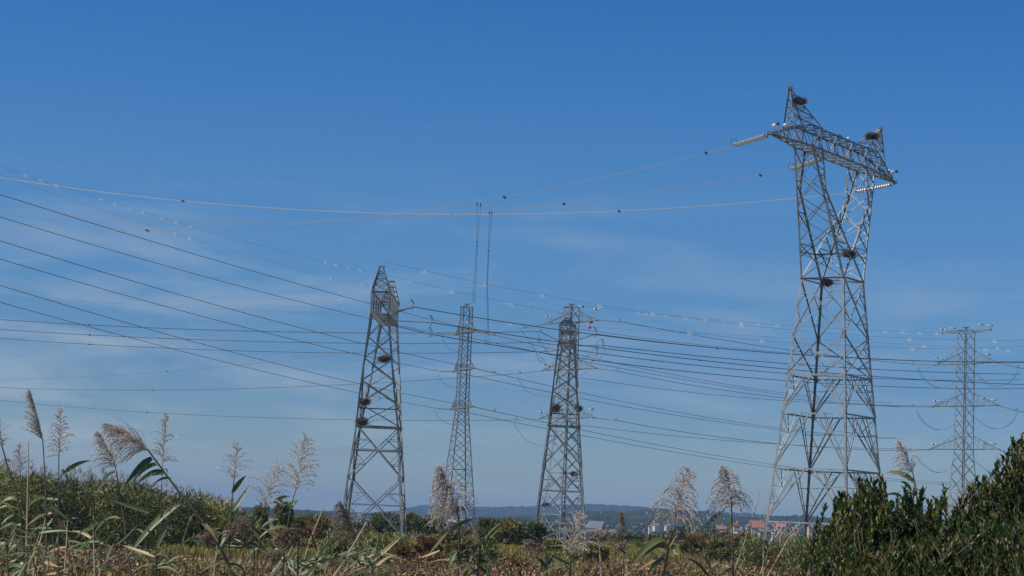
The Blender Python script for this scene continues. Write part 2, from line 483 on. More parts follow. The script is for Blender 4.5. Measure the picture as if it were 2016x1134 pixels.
H('red roofed house seen under the lowest tower ring', 'house', 1533, 1046, 24, 9, 1150, TILEP, TILE, .45, R(-20), 3, 2, group=G1)
H('grey walled house below the long red terrace', 'house', 1508, 1053, 26, 6, 1000, WALLG, SHEET, .25, R(10), 4, 1, group=G1)
H('white house with small dark windows right of the long terrace', 'house', 1524, 1052, 9, 7, 980, WALLW, TILEP, .35, R(15), 2, 1, group=G1)
H('white two storey house half hidden by the dark bush', 'house', 1562, 1053, 15, 11, 950, WALLW, TILE, .35, R(-15), 3, 2, group=G1)
H('white shed between two dark trees below the gable house', 'house', 1457, 1051, 14, 6, 1050, WALLW, SHEET, .3, R(25), 2, 1, group=G1)
H('red roofed house glimpsed through the gap in the dark bush', 'house', 1757, 1049, 22, 4, 1100, WALLW, TILE, .5, R(5), 4, 1, group=G1)
H('red roofed house behind the far tower leg beside the bush', 'house', 1601, 1044, 20, 8, 1350, WALLC, TILE, .4, R(12), 3, 1, group=G1)
G2 = 'white apartment blocks in front of the wooded hill'
H('tall white apartment block, lit side wall, left of the pair', 'apartment block', 1294, 1047, 13, 13, 1500, WALLW, TILEP, .2, R(28), 3, 4, name='apartment_block', group=G2, hip=True)
H('white apartment block behind the wide reed plume', 'apartment block', 1316, 1046, 12, 11, 1480, WALLW, TILEP, .2, R(20), 3, 3, name='apartment_block', group=G2, hip=True)
H('low white house with red roof touching the tall white apartment block', 'house', 1281, 1040, 8, 4, 1520, WALLW, TILE, .3, R(15), 2, 1, group=G2)
H('small white house with pink roof on the wooded slope', 'house', 1265, 1037, 9, 3, 2000, WALLW, TILEP, .4, R(10), 2, 1, group=G2)
H('long white building on the wooded slope left of the blocks', 'house', 1247, 1040, 7, 2.4, 1900, WALLW, SHEET, .2, 0, 3, 1, group=G2)
H('pink roofed farmhouse below the apartment blocks', 'house', 1325, 1064, 22, 5, 800, WALLW, TILEP, .3, R(-10), 4, 1, group=G2)
H('white building high on the wooded slope behind the reed plumes', 'house', 1399, 1020, 11, 2.5, 2900, WALLW, WALLW, .2, R(4), 3, 1, flat=True)
G3 = 'small houses right of the middle tower base'
for (x, y, w, h, Y, wl, rf, lb) in [(1160, 1053, 8, 4, 1450, WALLW, TILE, 'white house with red roof touching the middle tower leg'),
     (1171, 1049, 10, 3, 1600, WALLC, TILE, 'red roofed house at the top of the small cluster'),
     (1181, 1047, 8, 4, 1650, WALLW, TILEP, 'white gabled house at the back of the small cluster'),
     (1190, 1053, 11, 4, 1450, WALLW, TILE, 'wide white house at the right front of the small cluster'),
     (1200, 1050, 6, 3, 1600, WALLW, TILEP, 'tiny white house at the right end of the small cluster'),
     (1178, 1052, 9, 3, 1500, TILEP, TILE, 'brick red house in the middle of the small cluster'),
     (1149, 1048, 7, 4, 1600, WALLW, TILE, 'white house seen through the middle tower base')]:
    H(lb, 'house', x, y, w, h, Y, wl, rf, .35, R(rng.uniform(-20, 25)), 2, 1, group=G3)
H('large pale grey warehouse roof above the small house cluster', 'warehouse', 1168, 1044, 30, 4, 2100, WALLG, SHEET, .12, R(-8), 5, 1, 60, name='warehouse')
H('long pale warehouse behind the small red reed plume', 'warehouse', 1215, 1046, 30, 2, 2000, WALLG, SHEET, .1, R(6), 5, 1, 40, name='warehouse')
H('long low white roofed greenhouse at the edge of the field', 'greenhouse', 1196, 1068, 48, 3, 420, WALLG, SHEET, .12, R(-6), 6, 1, 7, name='greenhouse')
H('small grey shed at the left end of the greenhouse', 'shed', 1171, 1069, 8, 6, 400, WALLG, WALLG, .1, R(-10), 1, 1, 1.5, name='shed', flat=True)
G4 = 'pale buildings behind the slender tower'
H('wide white house behind the base of the slender tower', 'house', 888, 1034, 14, 7, 900, WALLW, WALLC, .3, R(12), 3, 1, group=G4)
H('white house right of the wide one behind the slender tower', 'house', 906, 1035, 12, 5, 920, WALLW, TILEP, .3, R(-12), 3, 1, group=G4)
H('pink walled house left of the wide white one behind the big reed plume', 'house', 872, 1035, 9, 6, 950, WALLC, WALLW, .25, R(18), 2, 1, group=G4)
H('row of distant white sheds right of the slender tower plume', 'house', 918, 1022, 22, 2.4, 2600, WALLW, SHEET, .15, 0, 4, 1, group=G4)
H('white building low on the blue hill right of the left tower', 'house', 846, 1010, 10, 2.2, 4200, WALLW, WALLW, .1, 0, 2, 1, flat=True)
H('tiny white tower standing alone on the near hill crest', 'tower', 1181, 1008, 2.2, 4, 3000, WALLW, WALLW, .1, 0, 1, 2, name='white_tower', flat=True)
G5 = 'town far behind the left tower'
for (x, y, w, h, Y, lb) in [(628, 1017, 14, 4, 2200, 'long white building left of the leaning bare reed stalk'), (641, 1018, 9, 3, 2100, 'low white building right of the leaning bare reed stalk'),
     (694, 1018, 9, 6, 1900, 'pale tower block framed by the left tower base'), (706, 1020, 8, 8, 1700, 'pink white block in the middle of the left tower base'),
     (702, 1026, 9, 4, 1300, 'white house below the pale blocks under the left tower'), (724, 1026, 8, 3, 1300, 'grey white house right of the pale blocks under the left tower')]:
    H(lb, 'building', x, y, w, h, Y, WALLW, WALLC, .2, R(rng.uniform(-20, 20)), 2, 2, name='building', group=G5, flat=True)
# ------------------------------------------------------------------ lattice towers
def lerp(a, b, t): return a + (b - a) * t
class Frame:
    def __init__(s, cx, cy, ang):
        s.c = Vector((cx, cy, 0)); s.u = Vector((math.cos(ang), math.sin(ang), 0)); s.v = Vector((math.sin(ang), -math.cos(ang), 0))
    def __call__(s, u, v, z): return s.c + s.u * u + s.v * v + Vector((0, 0, z))
def brace(mb, a, b, w, n): mb.angle(a, b, w, Vector(b - a).cross(n), -n)
def xpanel(mb, A0, B0, A1, B1, w, red=0):
    """crossed bars between bottom A0-B0 and top A1-B1"""
    n = (B0 - A0).cross(A1 - A0).normalized()
    brace(mb, A0, B1, w, n); brace(mb, B0 + n * .02, A1 + n * .02, w, n)
    if red:
        for (P, Q, S, T) in ((A0, A1, A0, B1), (B0, B1, B0, A1), (A0, A1, B0, A1), (B0, B1, A0, B1)):
            lo = S in (A0, B0) and P == S
            if lo:
                brace(mb, lerp(P, Q, .26), lerp(S, T, .26), red, n); brace(mb, lerp(P, Q, .5), lerp(S, T, .26), red, n)
            else:
                brace(mb, lerp(P, Q, .74), lerp(S, T, .74), red, n); brace(mb, lerp(P, Q, .5), lerp(S, T, .74), red, n)
def kpanel(mb, A0, B0, A1, B1, w, red):
    """inverted V from the middle of the top ring down to the feet, with its secondary bars"""
    n = (B0 - A0).cross(A1 - A0).normalized()
    m = (A1 + B1) / 2
    for P0, P1 in ((A0, A1), (B0, B1)):
        q = lerp(m, P1, .10)
        brace(mb, q, P0, w, n); brace(mb, lerp(m, P1, .34), lerp(P0, P1, .06), w * .8, n)
        for t in (.33, .66):
            brace(mb, lerp(P0, P1, t), lerp(P0, q, t), red, n)
        brace(mb, lerp(P0, P1, .66), lerp(P0, q, .33), red, n)
        brace(mb, lerp(P0, P1, 1), lerp(P0, q, .66), red, n)
        brace(mb, lerp(P0, q, .66), lerp(P1, m, .4), red, n)

def portal_tower(label, fr, base_hw, wz, whw, panels, zb, zt, a, b, wv, bend, tip, knee, pu, pz, lw, bw, mat, base_z=0.0, bend_out=None, tip_hw=0.0, nseg=16, pkw=.1):
    t = thing('transmission_tower', label, 'transmission tower', fr(0, 0, base_z), 'transmission towers')
    sgn = [(-1, -1), (-1, 1), (1, 1), (1, -1)]
    hw = lambda z: lerp(base_hw, whw, (z - base_z) / (wz - base_z))
    C = lambda i, z: fr(sgn[i % 4][0] * hw(z), sgn[i % 4][1] * hw(z), z)
    for i in range(4):
        m = MB()
        m.angle(C(i, base_z - .3), C(i, wz), lw, fr.u * -sgn[i][0], fr.v * -sgn[i][1])
        p = C(i, base_z); m.box(p + Vector((0, 0, .1)), (.9, .9, .5))
        for (kind, z1, z0) in panels:     # gusset plates at the nodes
            q = C(i, z0); m.angle(q - Vector((0, 0, .35)), q + Vector((0, 0, .35)), lw * 1.5, fr.u * -sgn[i][0], fr.v * -sgn[i][1], .03)
        m.build('leg', mat, t)
    for i in range(4):
        m = MB()
        for (kind, z1, z0) in panels:
            A0, B0, A1, B1 = C(i, z0), C(i + 1, z0), C(i, z1), C(i + 1, z1)
            n = (B0 - A0).cross(A1 - A0).normalized()
            if kind == 'K':
                brace(m, A1, B1, bw * 1.25, n); kpanel(m, A0, B0, A1, B1, bw, bw * .55)
            elif kind == 'X':
                xpanel(m, A0, B0, A1, B1, bw, bw * .55)
            elif kind == 'XR':
                xpanel(m, A0, B0, A1, B1, bw, bw * .5)
                zm = lerp(z0, z1, (B0 - A0).length / ((B0 - A0).length + (B1 - A1).length)); brace(m, C(i, zm), C(i + 1, zm), bw * 1.1, n)
            elif kind == 'R':
                brace(m, A1, B1, bw * 1.2, n); xpanel(m, A0, B0, A1, B1, bw, bw * .5)
        m.build('lattice_panel', mat, t)
    m = MB()
    for i in range(4): brace(m, C(i, wz), C(i + 1, wz), bw * 1.2, Vector((0, 0, 1)))
    brace(m, C(0, wz), C(2, wz), bw * .8, Vector((0, 0, 1))); brace(m, C(1, wz), C(3, wz), bw * .8, Vector((0, 0, 1)))
    m.build('waist_frame', mat, t)
    # the two arms of the fork
    vz = lambda z: lerp(whw, wv, (z - wz) / (zb - wz))
    def outer(s, q, z):
        if bend_out and z < bend_out[0]: u = lerp(whw, bend_out[1], (z - wz) / (bend_out[0] - wz))
        elif bend_out: u = lerp(bend_out[1], a, (z - bend_out[0]) / (zb - bend_out[0]))
        else: u = lerp(whw, a, (z - wz) / (zb - wz))
        return fr(s * u, q * vz(z), z)
    def inner(s, q, z):
        if z <= bend: u = lerp(-whw, b, (z - wz) / (bend - wz))
        else: u = b
        return fr(s * u, q * vz(z), z)
    zc = lerp(wz, bend, whw / (whw + b))          # where the inner legs cross
    for s in (-1, 1):
        m = MB()
        lv = [lerp(wz, zb, k / 5) for k in range(6)]
        for k in range(5): xpanel(m, outer(s, -1, lv[k]), outer(s, 1, lv[k]), outer(s, -1, lv[k + 1]), outer(s, 1, lv[k + 1]), bw * .8)
        li = [lerp(zc + .6, zb, k / 4) for k in range(5)]
        for k in range(4): xpanel(m, inner(s, -1, li[k]), inner(s, 1, li[k]), inner(s, -1, li[k + 1]), inner(s, 1, li[k + 1]), bw * .7)
        for q in (-1, 1):
            ls = [lerp(lerp(wz, zc, .7), zb, k / 7) for k in range(8)]
            n = fr.v * q
            for k in range(7):
                brace(m, outer(s, q, ls[k]), inner(s, q, ls[k + 1]), bw * .85, n)
                if k % 2: brace(m, inner(s, q, ls[k]), outer(s, q, ls[k]), bw * .8, n)
                else: brace(m, inner(s, q, ls[k]), outer(s, q, ls[k + 1]), bw * .7, n)
            brace(m, fr(0, q * vz(zc), zc), outer(s, q, lerp(wz, zc, .95)), bw * .8, n)
            brace(m, fr(0, q * vz(zc), zc), outer(s, q, wz), bw * .6, n)
        brace(m, fr(0, -vz(zc), zc), fr(0, vz(zc), zc), bw, Vector((0, 0, 1)))
        arm = m.build('fork_arm', mat, t)
        for q in (-1, 1):
            m = MB(); pts = [wz, bend_out[0], zb] if bend_out else [wz, zb]
            for z0, z1 in zip(pts, pts[1:]): m.angle(outer(s, q, z0), outer(s, q, z1), lw * .85, fr.u * -s, fr.v * -q)
            m.build('arm_leg', mat, arm)
            m = MB()
            m.angle(inner(s, q, wz), inner(s, q, bend), lw * .8, fr.u * s, fr.v * -q); m.angle(inner(s, q, bend), inner(s, q, zb), lw * .8, fr.u * s, fr.v * -q)
            m.build('arm_leg', mat, arm)
    # the crossarm
    zdn, zup = Vector((0, 0, -1)), Vector((0, 0, 1))
    th = tip_hw
    def top(u, q):
        k = max(0, (abs(u) - knee) / (tip - knee))
        return fr(u, q * lerp(wv, th, k), lerp(zt, lerp(zb, zt, .96) if th else zb + .12, k))
    def bot(u, q):
        k = max(0, (abs(u) - a) / (tip - a))
        return fr(u, q * lerp(wv, th, k), zb)
    m = MB()
    us = [lerp(-tip, tip, k / nseg) for k in range(nseg + 1)]
    for k in range(nseg):
        for q in (-1, 1):
            brace(m, bot(us[k], q), top(us[k + 1] if k % 2 == 0 else us[k], q), bw * .75, fr.v * q)
            brace(m, top(us[k], q), bot(us[k], q), bw * .7, fr.v * q)
            if nseg > 10: brace(m, bot(us[k + 1], q), top(us[k], q), bw * .5, fr.v * q)
        brace(m, bot(us[k], -1), bot(us[k + 1], 1), bw * .7, zdn); brace(m, bot(us[k], 1), bot(us[k + 1], -1), bw * .7, zdn)
        brace(m, bot(us[k], -1), bot(us[k], 1), bw * .6, zdn)
        if nseg > 10: brace(m, top(us[k], -1), top(us[k + 1], 1), bw * .6, zup)
        brace(m, top(us[k], -1), top(us[k], 1), bw * .6, zup)
    if th:
        for k in range(nseg * 2):       # close set uprights and the braced end frames
            uu = lerp(-tip, tip, (k + .5) / (nseg * 2))
            if k % 2: continue
            for q in (-1, 1): m.angle(bot(uu, q), top(uu, q), bw * .6, fr.u, fr.v * -q)
        for s in (-1, 1):
            for uu in (s * tip, s * b):
                xpanel(m, bot(uu, -1), bot(uu, 1), top(uu, -1), top(uu, 1), bw * .55)
                brace(m, top(uu, -1), top(uu, 1), bw * .8, zup)
                brace(m, lerp(bot(uu, -1), top(uu, -1), .5), lerp(bot(uu, 1), top(uu, 1), .5), bw * .6, zup)
    else:
        for s in (-1, 1): m.box(fr(s * tip, 0, zb + .06), (.5, .5, .28), 0)
    ca = m.build('crossarm', mat, t)
    for q in (-1, 1):
        m = MB(); pp = [-tip, -knee, knee, tip]
        for x, y in zip(pp, pp[1:]): m.angle(top(x, q), top(y, q), lw * .7, fr.v * -q, zdn)
        m.build('chord', mat, ca)
        m = MB(); pp = [-tip, -a, a, tip]
        for x, y in zip(pp, pp[1:]): m.angle(bot(x, q), bot(y, q), lw * .75, fr.v * -q, zup)
        m.build('chord', mat, ca)
    # earth wire peaks
    for s in (-1, 1):
        m = MB(); ap = fr(s * pu, 0, pz)
        o_, i_ = pu, b + .1
        legs = [(fr(0, 0, 0) + (top(s * o_, q) - fr(0, 0, 0)), q) for q in (-1, 1)] + [(top(s * i_, q), q) for q in (-1, 1)]
        tips = [fr(s * (pu + .06), q * pkw, pz) for q in (-1, 1)] + [fr(s * (pu - .12), q * pkw, pz) for q in (-1, 1)]
        for (p, q), e in zip(legs, tips): m.angle(p, e, lw * .55, fr.u * s, fr.v * -q)
        pr = [(0, 1), (1, 3), (3, 2), (2, 0)]
        hh = [0, .3, .55, .75, .9]
        for x, y in pr:
            for k in range(4):
                A = lambda i, f_: lerp(legs[i][0], tips[i], f_)
                nn = (legs[y][0] - legs[x][0]).cross(Vector((0, 0, 1)))
                if nn.length < 1e-3: nn = fr.u
                nn.normalize()
                brace(m, A(x, hh[k]), A(y, hh[k + 1]), bw * .6, nn)
                if k: brace(m, A(x, hh[k]), A(y, hh[k]), bw * .5, nn)
                if k < 2: brace(m, A(y, hh[k]), A(x, hh[k + 1]), bw * .5, nn)
        m.box(ap + Vector((0, 0, .1)), (.3 + 2 * pkw, .4, .24))
        m.build('earth_wire_peak', mat, t)
    return t, bot, top

def circuit_tower(label, fr, s_base, s_mid, z_mid, s_top, ztop, arms, half, zarm_h, lw, bw, mat, npan_low, npan_up, top_half=None):
    """slender square tower with crossarms on both sides"""
    t = thing('transmission_tower', label, 'transmission tower', fr(0, 0, 0), 'transmission towers')
    sgn = [(-1, -1), (-1, 1), (1, 1), (1, -1)]
    def hs(z): return .5 * (lerp(s_base, s_mid, z / z_mid) if z < z_mid else lerp(s_mid, s_top, (z - z_mid) / (ztop - z_mid)))
    C = lambda i, z: fr(sgn[i % 4][0] * hs(z), sgn[i % 4][1] * hs(z), z)
    for i in range(4):
        m = MB()
        for z0, z1 in ((-.3, z_mid), (z_mid, ztop)): m.angle(C(i, z0), C(i, z1), lw, fr.u * -sgn[i][0], fr.v * -sgn[i][1])
        m.box(C(i, 0) + Vector((0, 0, .1)), (.7, .7, .5))
        m.build('leg', mat, t)
    r = .86
    zs = [0]; st = 1.0
    for k in range(npan_low): zs.append(zs[-1] + st); st *= r
    zs = [z * z_mid / zs[-1] for z in zs]
    zs += [lerp(z_mid, ztop, k / npan_up) for k in range(1, npan_up + 1)]
    for i in range(4):
        m = MB()
        for k, (z0, z1) in enumerate(zip(zs, zs[1:])):
            A0, B0, A1, B1 = C(i, z0), C(i + 1, z0), C(i, z1), C(i + 1, z1)
            n = (B0 - A0).cross(A1 - A0).normalized()
            xpanel(m, A0, B0, A1, B1, bw * (1 if k < npan_low else .8), bw * .5 if k < 3 else 0)
            if k in (1, 3) and k < npan_low: brace(m, A0, B0, bw, n)
        for za in arms: brace(m, C(i, za), C(i + 1, za), bw, fr.v)
        m.build('lattice_panel', mat, t)
    tips = {}
    spec = [(z, half if not isinstance(half, (list, tuple)) else half[k], zarm_h) for k, z in enumerate(arms)]
    if top_half: spec.append((ztop - .5, top_half, .5))
    for z, h, ah in spec:
        for s in (-1, 1):
            m = MB()
            tp = fr(s * h, 0, z + (.05 if ah > .6 else .35))
            q0 = [fr(s * hs(z), q * hs(z), z) for q in (-1, 1)]
            q1 = [fr(s * hs(z + ah), q * hs(z + ah), z + ah) for q in (-1, 1)]
            for q in (0, 1):
                e = tp + fr.v * (.08 if q else -.08)
                m.angle(q0[q], e, lw * .7, fr.v * (1 if q == 0 else -1), Vector((0, 0, 1)))
                m.angle(q1[q], e + Vector((0, 0, .1)), lw * .55, fr.v * (1 if q == 0 else -1), Vector((0, 0, -1)))
                ks = [0, .2, .4, .6, .8]
                for k0, k1 in zip(ks, ks[1:]):
                    brace(m, lerp(q0[q], tp, k1), lerp(q1[q], tp, k0), bw * .55, fr.v); brace(m, lerp(q0[q], tp, k1), lerp(q1[q], tp, k1), bw * .5, fr.v)
            for k0, k1 in zip([0, .2, .4, .6, .8], [.2, .4, .6, .8, .95]):
                brace(m, lerp(q0[0], tp, k0), lerp(q0[1], tp, k1), bw * .55, Vector((0, 0, -1))); brace(m, lerp(q0[1], tp, k0), lerp(q0[0], tp, k1), bw * .55, Vector((0, 0, -1)))
            m.box(tp, (.35, .35, .25))
            m.build('crossarm', mat, t)
            tips[(round(z, 1), s)] = tp
    m = MB()
    for i in range(4): brace(m, C(i, ztop), C(i + 1, ztop), bw, Vector((0, 0, 1)))
    m.tube([fr(0, 0, ztop - .2), fr(0, 0, ztop + .5)], .12, 6); m.box(fr(0, 0, ztop + .45), (.9, .25, .2))
    m.build('tower_cap', mat, t)
    return t, tips

def axis(px, py, Y):
    """ground position of a tower whose axis passes that place"""
    p = at(px, py, Y); return p.x, p.y

x, y = axis(1639, 550, 200)
FR = Frame(x, y, R(55.3))
TR, botR, topR = portal_tower('largest lattice tower, forked into two arms under one sloping crossarm with two peaks', FR, 4.63, 28.0, 2.33,
    [('K', 4.0, 0.0), ('K', 9.2, 4.0), ('K', 14.6, 9.2), ('K', 18.4, 14.6), ('X', 22.3, 18.4), ('X', 28.0, 22.3)],
    40.1, 42.2, 7.2, 4.92, 1.03, 36.3, 14.4, 7.9, 10.4, 45.2, .21, .115, STEEL)
x, y = axis(741, 935, 270)
F1 = Frame(x, y, R(88.6))
T1, bot1, top1 = portal_tower('leftmost lattice tower, seen end on, with three stork nests on its left side', F1, 4.2, 14.4, 2.85,
    [('XR', 7.6, 0.0), ('XR', 14.4, 7.6)],
    28.6, 31.7, 8.2, 6.0, 1.22, 22.0, 8.9, 8.6, 8.3, 34.7, .25, .14, STEEL_OLD, bend_out=(19.0, 5.6), tip_hw=1.1, nseg=10, pkw=.3)
x, y = axis(1104, 1000, 304)
F3 = Frame(x, y, R(86.8))
T3, bot3, top3 = portal_tower('broad based middle lattice tower, seen end on, standing in front of a double circuit tower', F3, 3.95, 17.2, 2.35,
    [('R', 2.9, 0.0), ('XR', 11.3, 2.9), ('X', 17.2, 11.3)],
    29.4, 31.8, 7.8, 5.6, 1.2, 23.5, 8.3, 8.0, 7.8, 32.5, .25, .14, STEEL_OLD, bend_out=(21.0, 5.0), tip_hw=1.0, nseg=5, pkw=.35)
x, y = axis(902.5, 950, 335)
F2 = Frame(x, y, R(-70.6))
T2, tip2 = circuit_tower('slim double circuit tower with three short crossarms, second from the left', F2, 5.3, 1.78, 20.8, 1.72, 37.6,
    [20.8, 27.1, 33.3], [5.9, 5.4, 5.2], 1.9, .15, .085, STEEL, 8, 11)
x, y = axis(1121, 700, 325)
F4 = Frame(x, y, R(-51.6))
T4, tip4 = circuit_tower('double circuit tower with wide crossarms, hidden behind the broad middle tower', F4, 5.2, 2.3, 19.3, 1.9, 37.3,
    [19.4, 27.2, 34.8], [6.6, 6.6, 6.4], 1.9, .17, .115, STEEL, 7, 9)
x, y = axis(1901, 700, 334)
F5 = Frame(x, y, R(-54.6))
T5, tip5 = circuit_tower('rightmost lattice tower, double circuit with three wide crossarms and a flat top bar', F5, 4.8, 2.25, 17.4, 2.1, 37.4,
    [17.7, 24.8, 31.8], [7.4, 7.0, 6.6], 2.3, .16, .085, STEEL, 6, 11, 5.2)

# ------------------------------------------------------------------ stork nests
def nest(label, px, py, wpx, Y, seed, squash=.5):
    g = np.random.default_rng(seed)
    c = at(px, py, Y); r = wpx * .5 * Y / F
    t = thing('stork_nest', label, 'nest', c, 'stork nests on the towers')
    n = 900
    d = unit(g.normal(size=(n, 3))); rad = g.uniform(.25, 1.02, (n, 1))
    p = d * rad * np.array([r, r, r * squash]) + np.array(c)
    dirs = unit(np.cross(d, [0, 0, 1]) + g.normal(0, .6, (n, 3)) * [1, 1, .6])
    leaf_mesh('sticks', p - dirs * .2 * r, dirs, unit(g.normal(size=(n, 3))), np.where(g.random(n) < .12, 1.5, 1) * g.uniform(.3, 1.0, n) * r, g.uniform(.025, .05, n), g.uniform(0, 1, n), TWIG, t)
    m = MB(); m.ball(c, r * .72, 10, 6, .25, (1, 1, squash)); m.build('lining', TWIG, t)
NG = [('large brown stork nest in the top left peak of the largest tower', 1574, 199, 30, 192, .5), ('flat stork nest under the right peak of the largest tower', 1717, 268, 28, 206, .42),
      ('stork nest in the crotch of the fork of the largest tower', 1671, 500, 28, 199, .6), ('stork nest on the waist ring of the largest tower', 1628, 556, 25, 200, .62),
      ('topmost of the three stork nests on the leftmost tower', 757, 707, 30, 268, .5), ('middle one of the three stork nests on the leftmost tower', 718, 791, 24, 267, .6),
      ('lowest and darkest stork nest on the leftmost tower', 713, 830, 26, 267.5, .75),
      ('stork nest on the left leg of the broad middle tower', 1094, 803, 22, 301, .8), ('stork nest on the right leg of the broad middle tower', 1139, 804, 17, 301, .8),
      ('small pinkish stork nest low inside the broad middle tower', 1130, 933, 15, 303, .7), ('thin stick heap on a low ring of the broad middle tower', 1075, 994, 17, 302, .5)]
for i, (lb, px, py, w, Y, sq) in enumerate(NG): nest(lb, px, py, w, Y, 300 + i, sq)
# ------------------------------------------------------------------ wires
def PT(p): return p.copy() if isinstance(p, Vector) else at(*p)
def span_fn(p0, mids, p1):
    a, b = PT(p0), PT(p1)
    C = lambda t: a + (b - a) * t
    ss = []
    for (mx, my) in mids:
        lo, hi = -.3, 1.3
        inc = proj(C(1))[0] > proj(C(0))[0]
        for _ in range(40):
            t = (lo + hi) / 2
            if (proj(C(t))[0] < mx) == inc: lo = t
            else: hi = t
        t = (lo + hi) / 2
        if .03 < t < .97:
            ss.append(((C(t).z - at(mx, my, C(t).y).z) / (4 * t * (1 - t)), t * (1 - t)))
    s = sum(k * w for k, w in ss) / sum(w for k, w in ss) if ss else .5
    s = max(s, 0.02)
    return lambda t: C(t) - Vector((0, 0, 4 * s * t * (1 - t)))
def px_to_t(fn, mx):
    lo, hi = -.6, 1.8
    inc = proj(fn(1))[0] > proj(fn(0))[0]
    for _ in range(40):
        t = (lo + hi) / 2
        if (proj(fn(t))[0] < mx) == inc: lo = t
        else: hi = t
    return lo
def wire(label, p0, mids, p1, r=.035, mat=None, e0=0., e1=0., twin=0., group=None, spacers=(), diverters=(), name='power_line', cat='power line', n=34, dampers=()):
    fn = span_fn(p0, mids, p1)
    ts = [lerp(-e0, 1 + e1, k / n) for k in range(n + 1)]
    pts = [fn(t) for t in ts]
    side = (pts[-1] - pts[0]).cross(Vector((0, 0, 1))).normalized()
    mat = mat or WIRE
    if twin:
        root = thing(name, label, cat, pts[0], group)
        for q in (-1, 1):
            m = MB(); m.tube([p + side * twin * .5 * q for p in pts], r, 5); m.build('conductor', mat, root)
    else:
        m = MB(); m.tube(pts, r, 5); root = m.build(name, mat, None, pts[0]); tag(root, label, cat, group)
    for mx in spacers:
        p = fn(px_to_t(fn, mx)); m = MB()
        tw = twin or .3
        m.tube([p - side * tw * .6 - Vector((0, 0, .05)), p + side * tw * .6 + Vector((0, 0, .05))], .05, 6)
        for q in (-1, 1): m.box(p + side * tw * .5 * q, (.24, .12, .14))
        m.tube([p + side * tw * .2, p + side * tw * .2 - Vector((0, 0, .2))], .05, 5)
        m.build('spacer_clamp', WIRE, root)
    for mx in dampers:
        p = fn(px_to_t(fn, mx)); d = (fn(.6) - fn(.4)).normalized(); m = MB()
        for q in (-1, 1):
            s_ = side * (twin * .5) * q
            m.tube([p + s_ - d * .25, p + s_ + Vector((0, 0, .5)) - d * .05, p + s_ + Vector((0, 0, 1.0)) - d * .45], .05, 5)
        m.tube([p - Vector((0, 0, .45)) - d * .3, p + Vector((0, 0, .1))], .07, 5)
        m.build('arcing_horn', STEEL, root)
    for k, mx in enumerate(diverters):
        p = fn(px_to_t(fn, mx)); d = (fn(.52) - fn(.48)).normalized(); m = MB()
        x = d.cross(Vector((0, 0, 1))).normalized(); y = x.cross(d)
        rr = .20 if p.x > -12 else .12
        m.tube([p - y * rr * .85 + d * (j - 13) * .028 + (x * math.cos(j * 2 * math.pi / 9) + y * math.sin(j * 2 * math.pi / 9)) * rr for j in range(27)], .022 if p.x > -12 else .014, 4)
        m.build('bird_diverter', WHITEPL, root)
    return root, fn

def insulator(label, a, b, r, nd, mat, double=0., group=None, horn=False, cat='insulator string'):
    a, b = Vector(a), Vector(b)
    t = thing('insulator_string', label, cat, a, group)
    d = (b - a).normalized(); side = d.cross(Vector((0, 0, 1))).normalized()
    L_ = (b - a).length
    for q in ((-1, 1) if double else (0,)):
        off = side * double * .5 * q
        s0, s1 = a + d * L_ * .10 + off, b - d * L_ * .05 + off
        pts, rad = [], []
        for k in range(nd):
            for f_, rr in ((0, .16), (.2, .3), (.26, 1), (.48, .95), (.56, .16)):
                pts.append(lerp(s0, s1, (k + f_) / nd)); rad.append(r * rr)
        m = MB(); m.tube(pts, rad, 7); m.build('disc_string', mat, t, smooth=False)
    m = MB()
    m.tube([a, a + d * L_ * .1], .05, 5)
    for e in (a + d * L_ * .1, b - d * L_ * .05):
        m.tube([e - side * (double * .6 + .1), e + side * (double * .6 + .1)], .06, 5)
    m.build('yoke_plate', STEEL, t)
    if horn:
        m = MB(); up = side.cross(d)
        if up.z < 0: up = -up
        hr = .34 if double > .35 else .2
        c = b - d * .15 + up * hr
        m.tube([c + (d * math.cos(k * .55) + up * math.sin(k * .55)) * hr for k in range(12)], .035, 5)
        m.build('arcing_ring', WIRE, t)
    return t

# --- lines of the largest tower, running off to the left
IG = 'double glass insulator strings of the largest tower'
tipL, tipM, tipR = FR(-14.4, 0, 40), FR(-1.3, -.9, 40), FR(14.4, 0, 40)
ends = []
for lb, a, px, py in [('bright double insulator string hanging off the near tip of the largest crossarm', tipL, 1443, 287),
                      ('bright double insulator string crossing the left arm of the largest tower', tipM, 1556, 334),
                      ('bright double insulator string under the far tip of the largest crossarm', tipR, 1682, 378)]:
    b = at(px, py, a.y + 2.2); ends.append(b)
    insulator(lb, a, b, .19, 16, GLASS, .5, IG, True)
AG = 'pale twin conductors of the largest tower'
wa2, fa2 = wire('pale twin conductor from the near end of the largest crossarm, highest of its three', ends[0], [(1180, 345), (940, 404)], (-300, 405, 225), .014, WIRE_PALE, 0, 0, .42, AG, (1390, 993, 290))
wa3, fa3 = wire('pale twin conductor from the middle insulators of the largest tower', ends[1], [(1300, 372), (1110, 403), (965, 419)], (-300, 372, 232), .015, WIRE_PALE, 0, 0, .42, AG, (1497, 1110))
wa4, fa4 = wire('brightest pale twin conductor, sagging low from the far end of the largest crossarm', ends[2], [(1220, 411), (900, 420), (360, 399), (0, 352)], (-300, 292, 236), .022, WIRE_LIGHT, 0, 0, .42, AG, (1219, 360))
GW = 'thin ground wires'
wire('thin pale ground wire from the left peak of the largest tower', FR(-10.4, 0, 45.3), [(1350, 206), (900, 243)], (-300, 215, 230), .005, WIRE_PALE, group=GW)
wire('thin pale ground wire from the right peak of the largest tower', FR(10.4, 0, 45.3), [(1560, 270), (1150, 303)], (-300, 285, 232), .004, WIRE_PALE, group=GW)
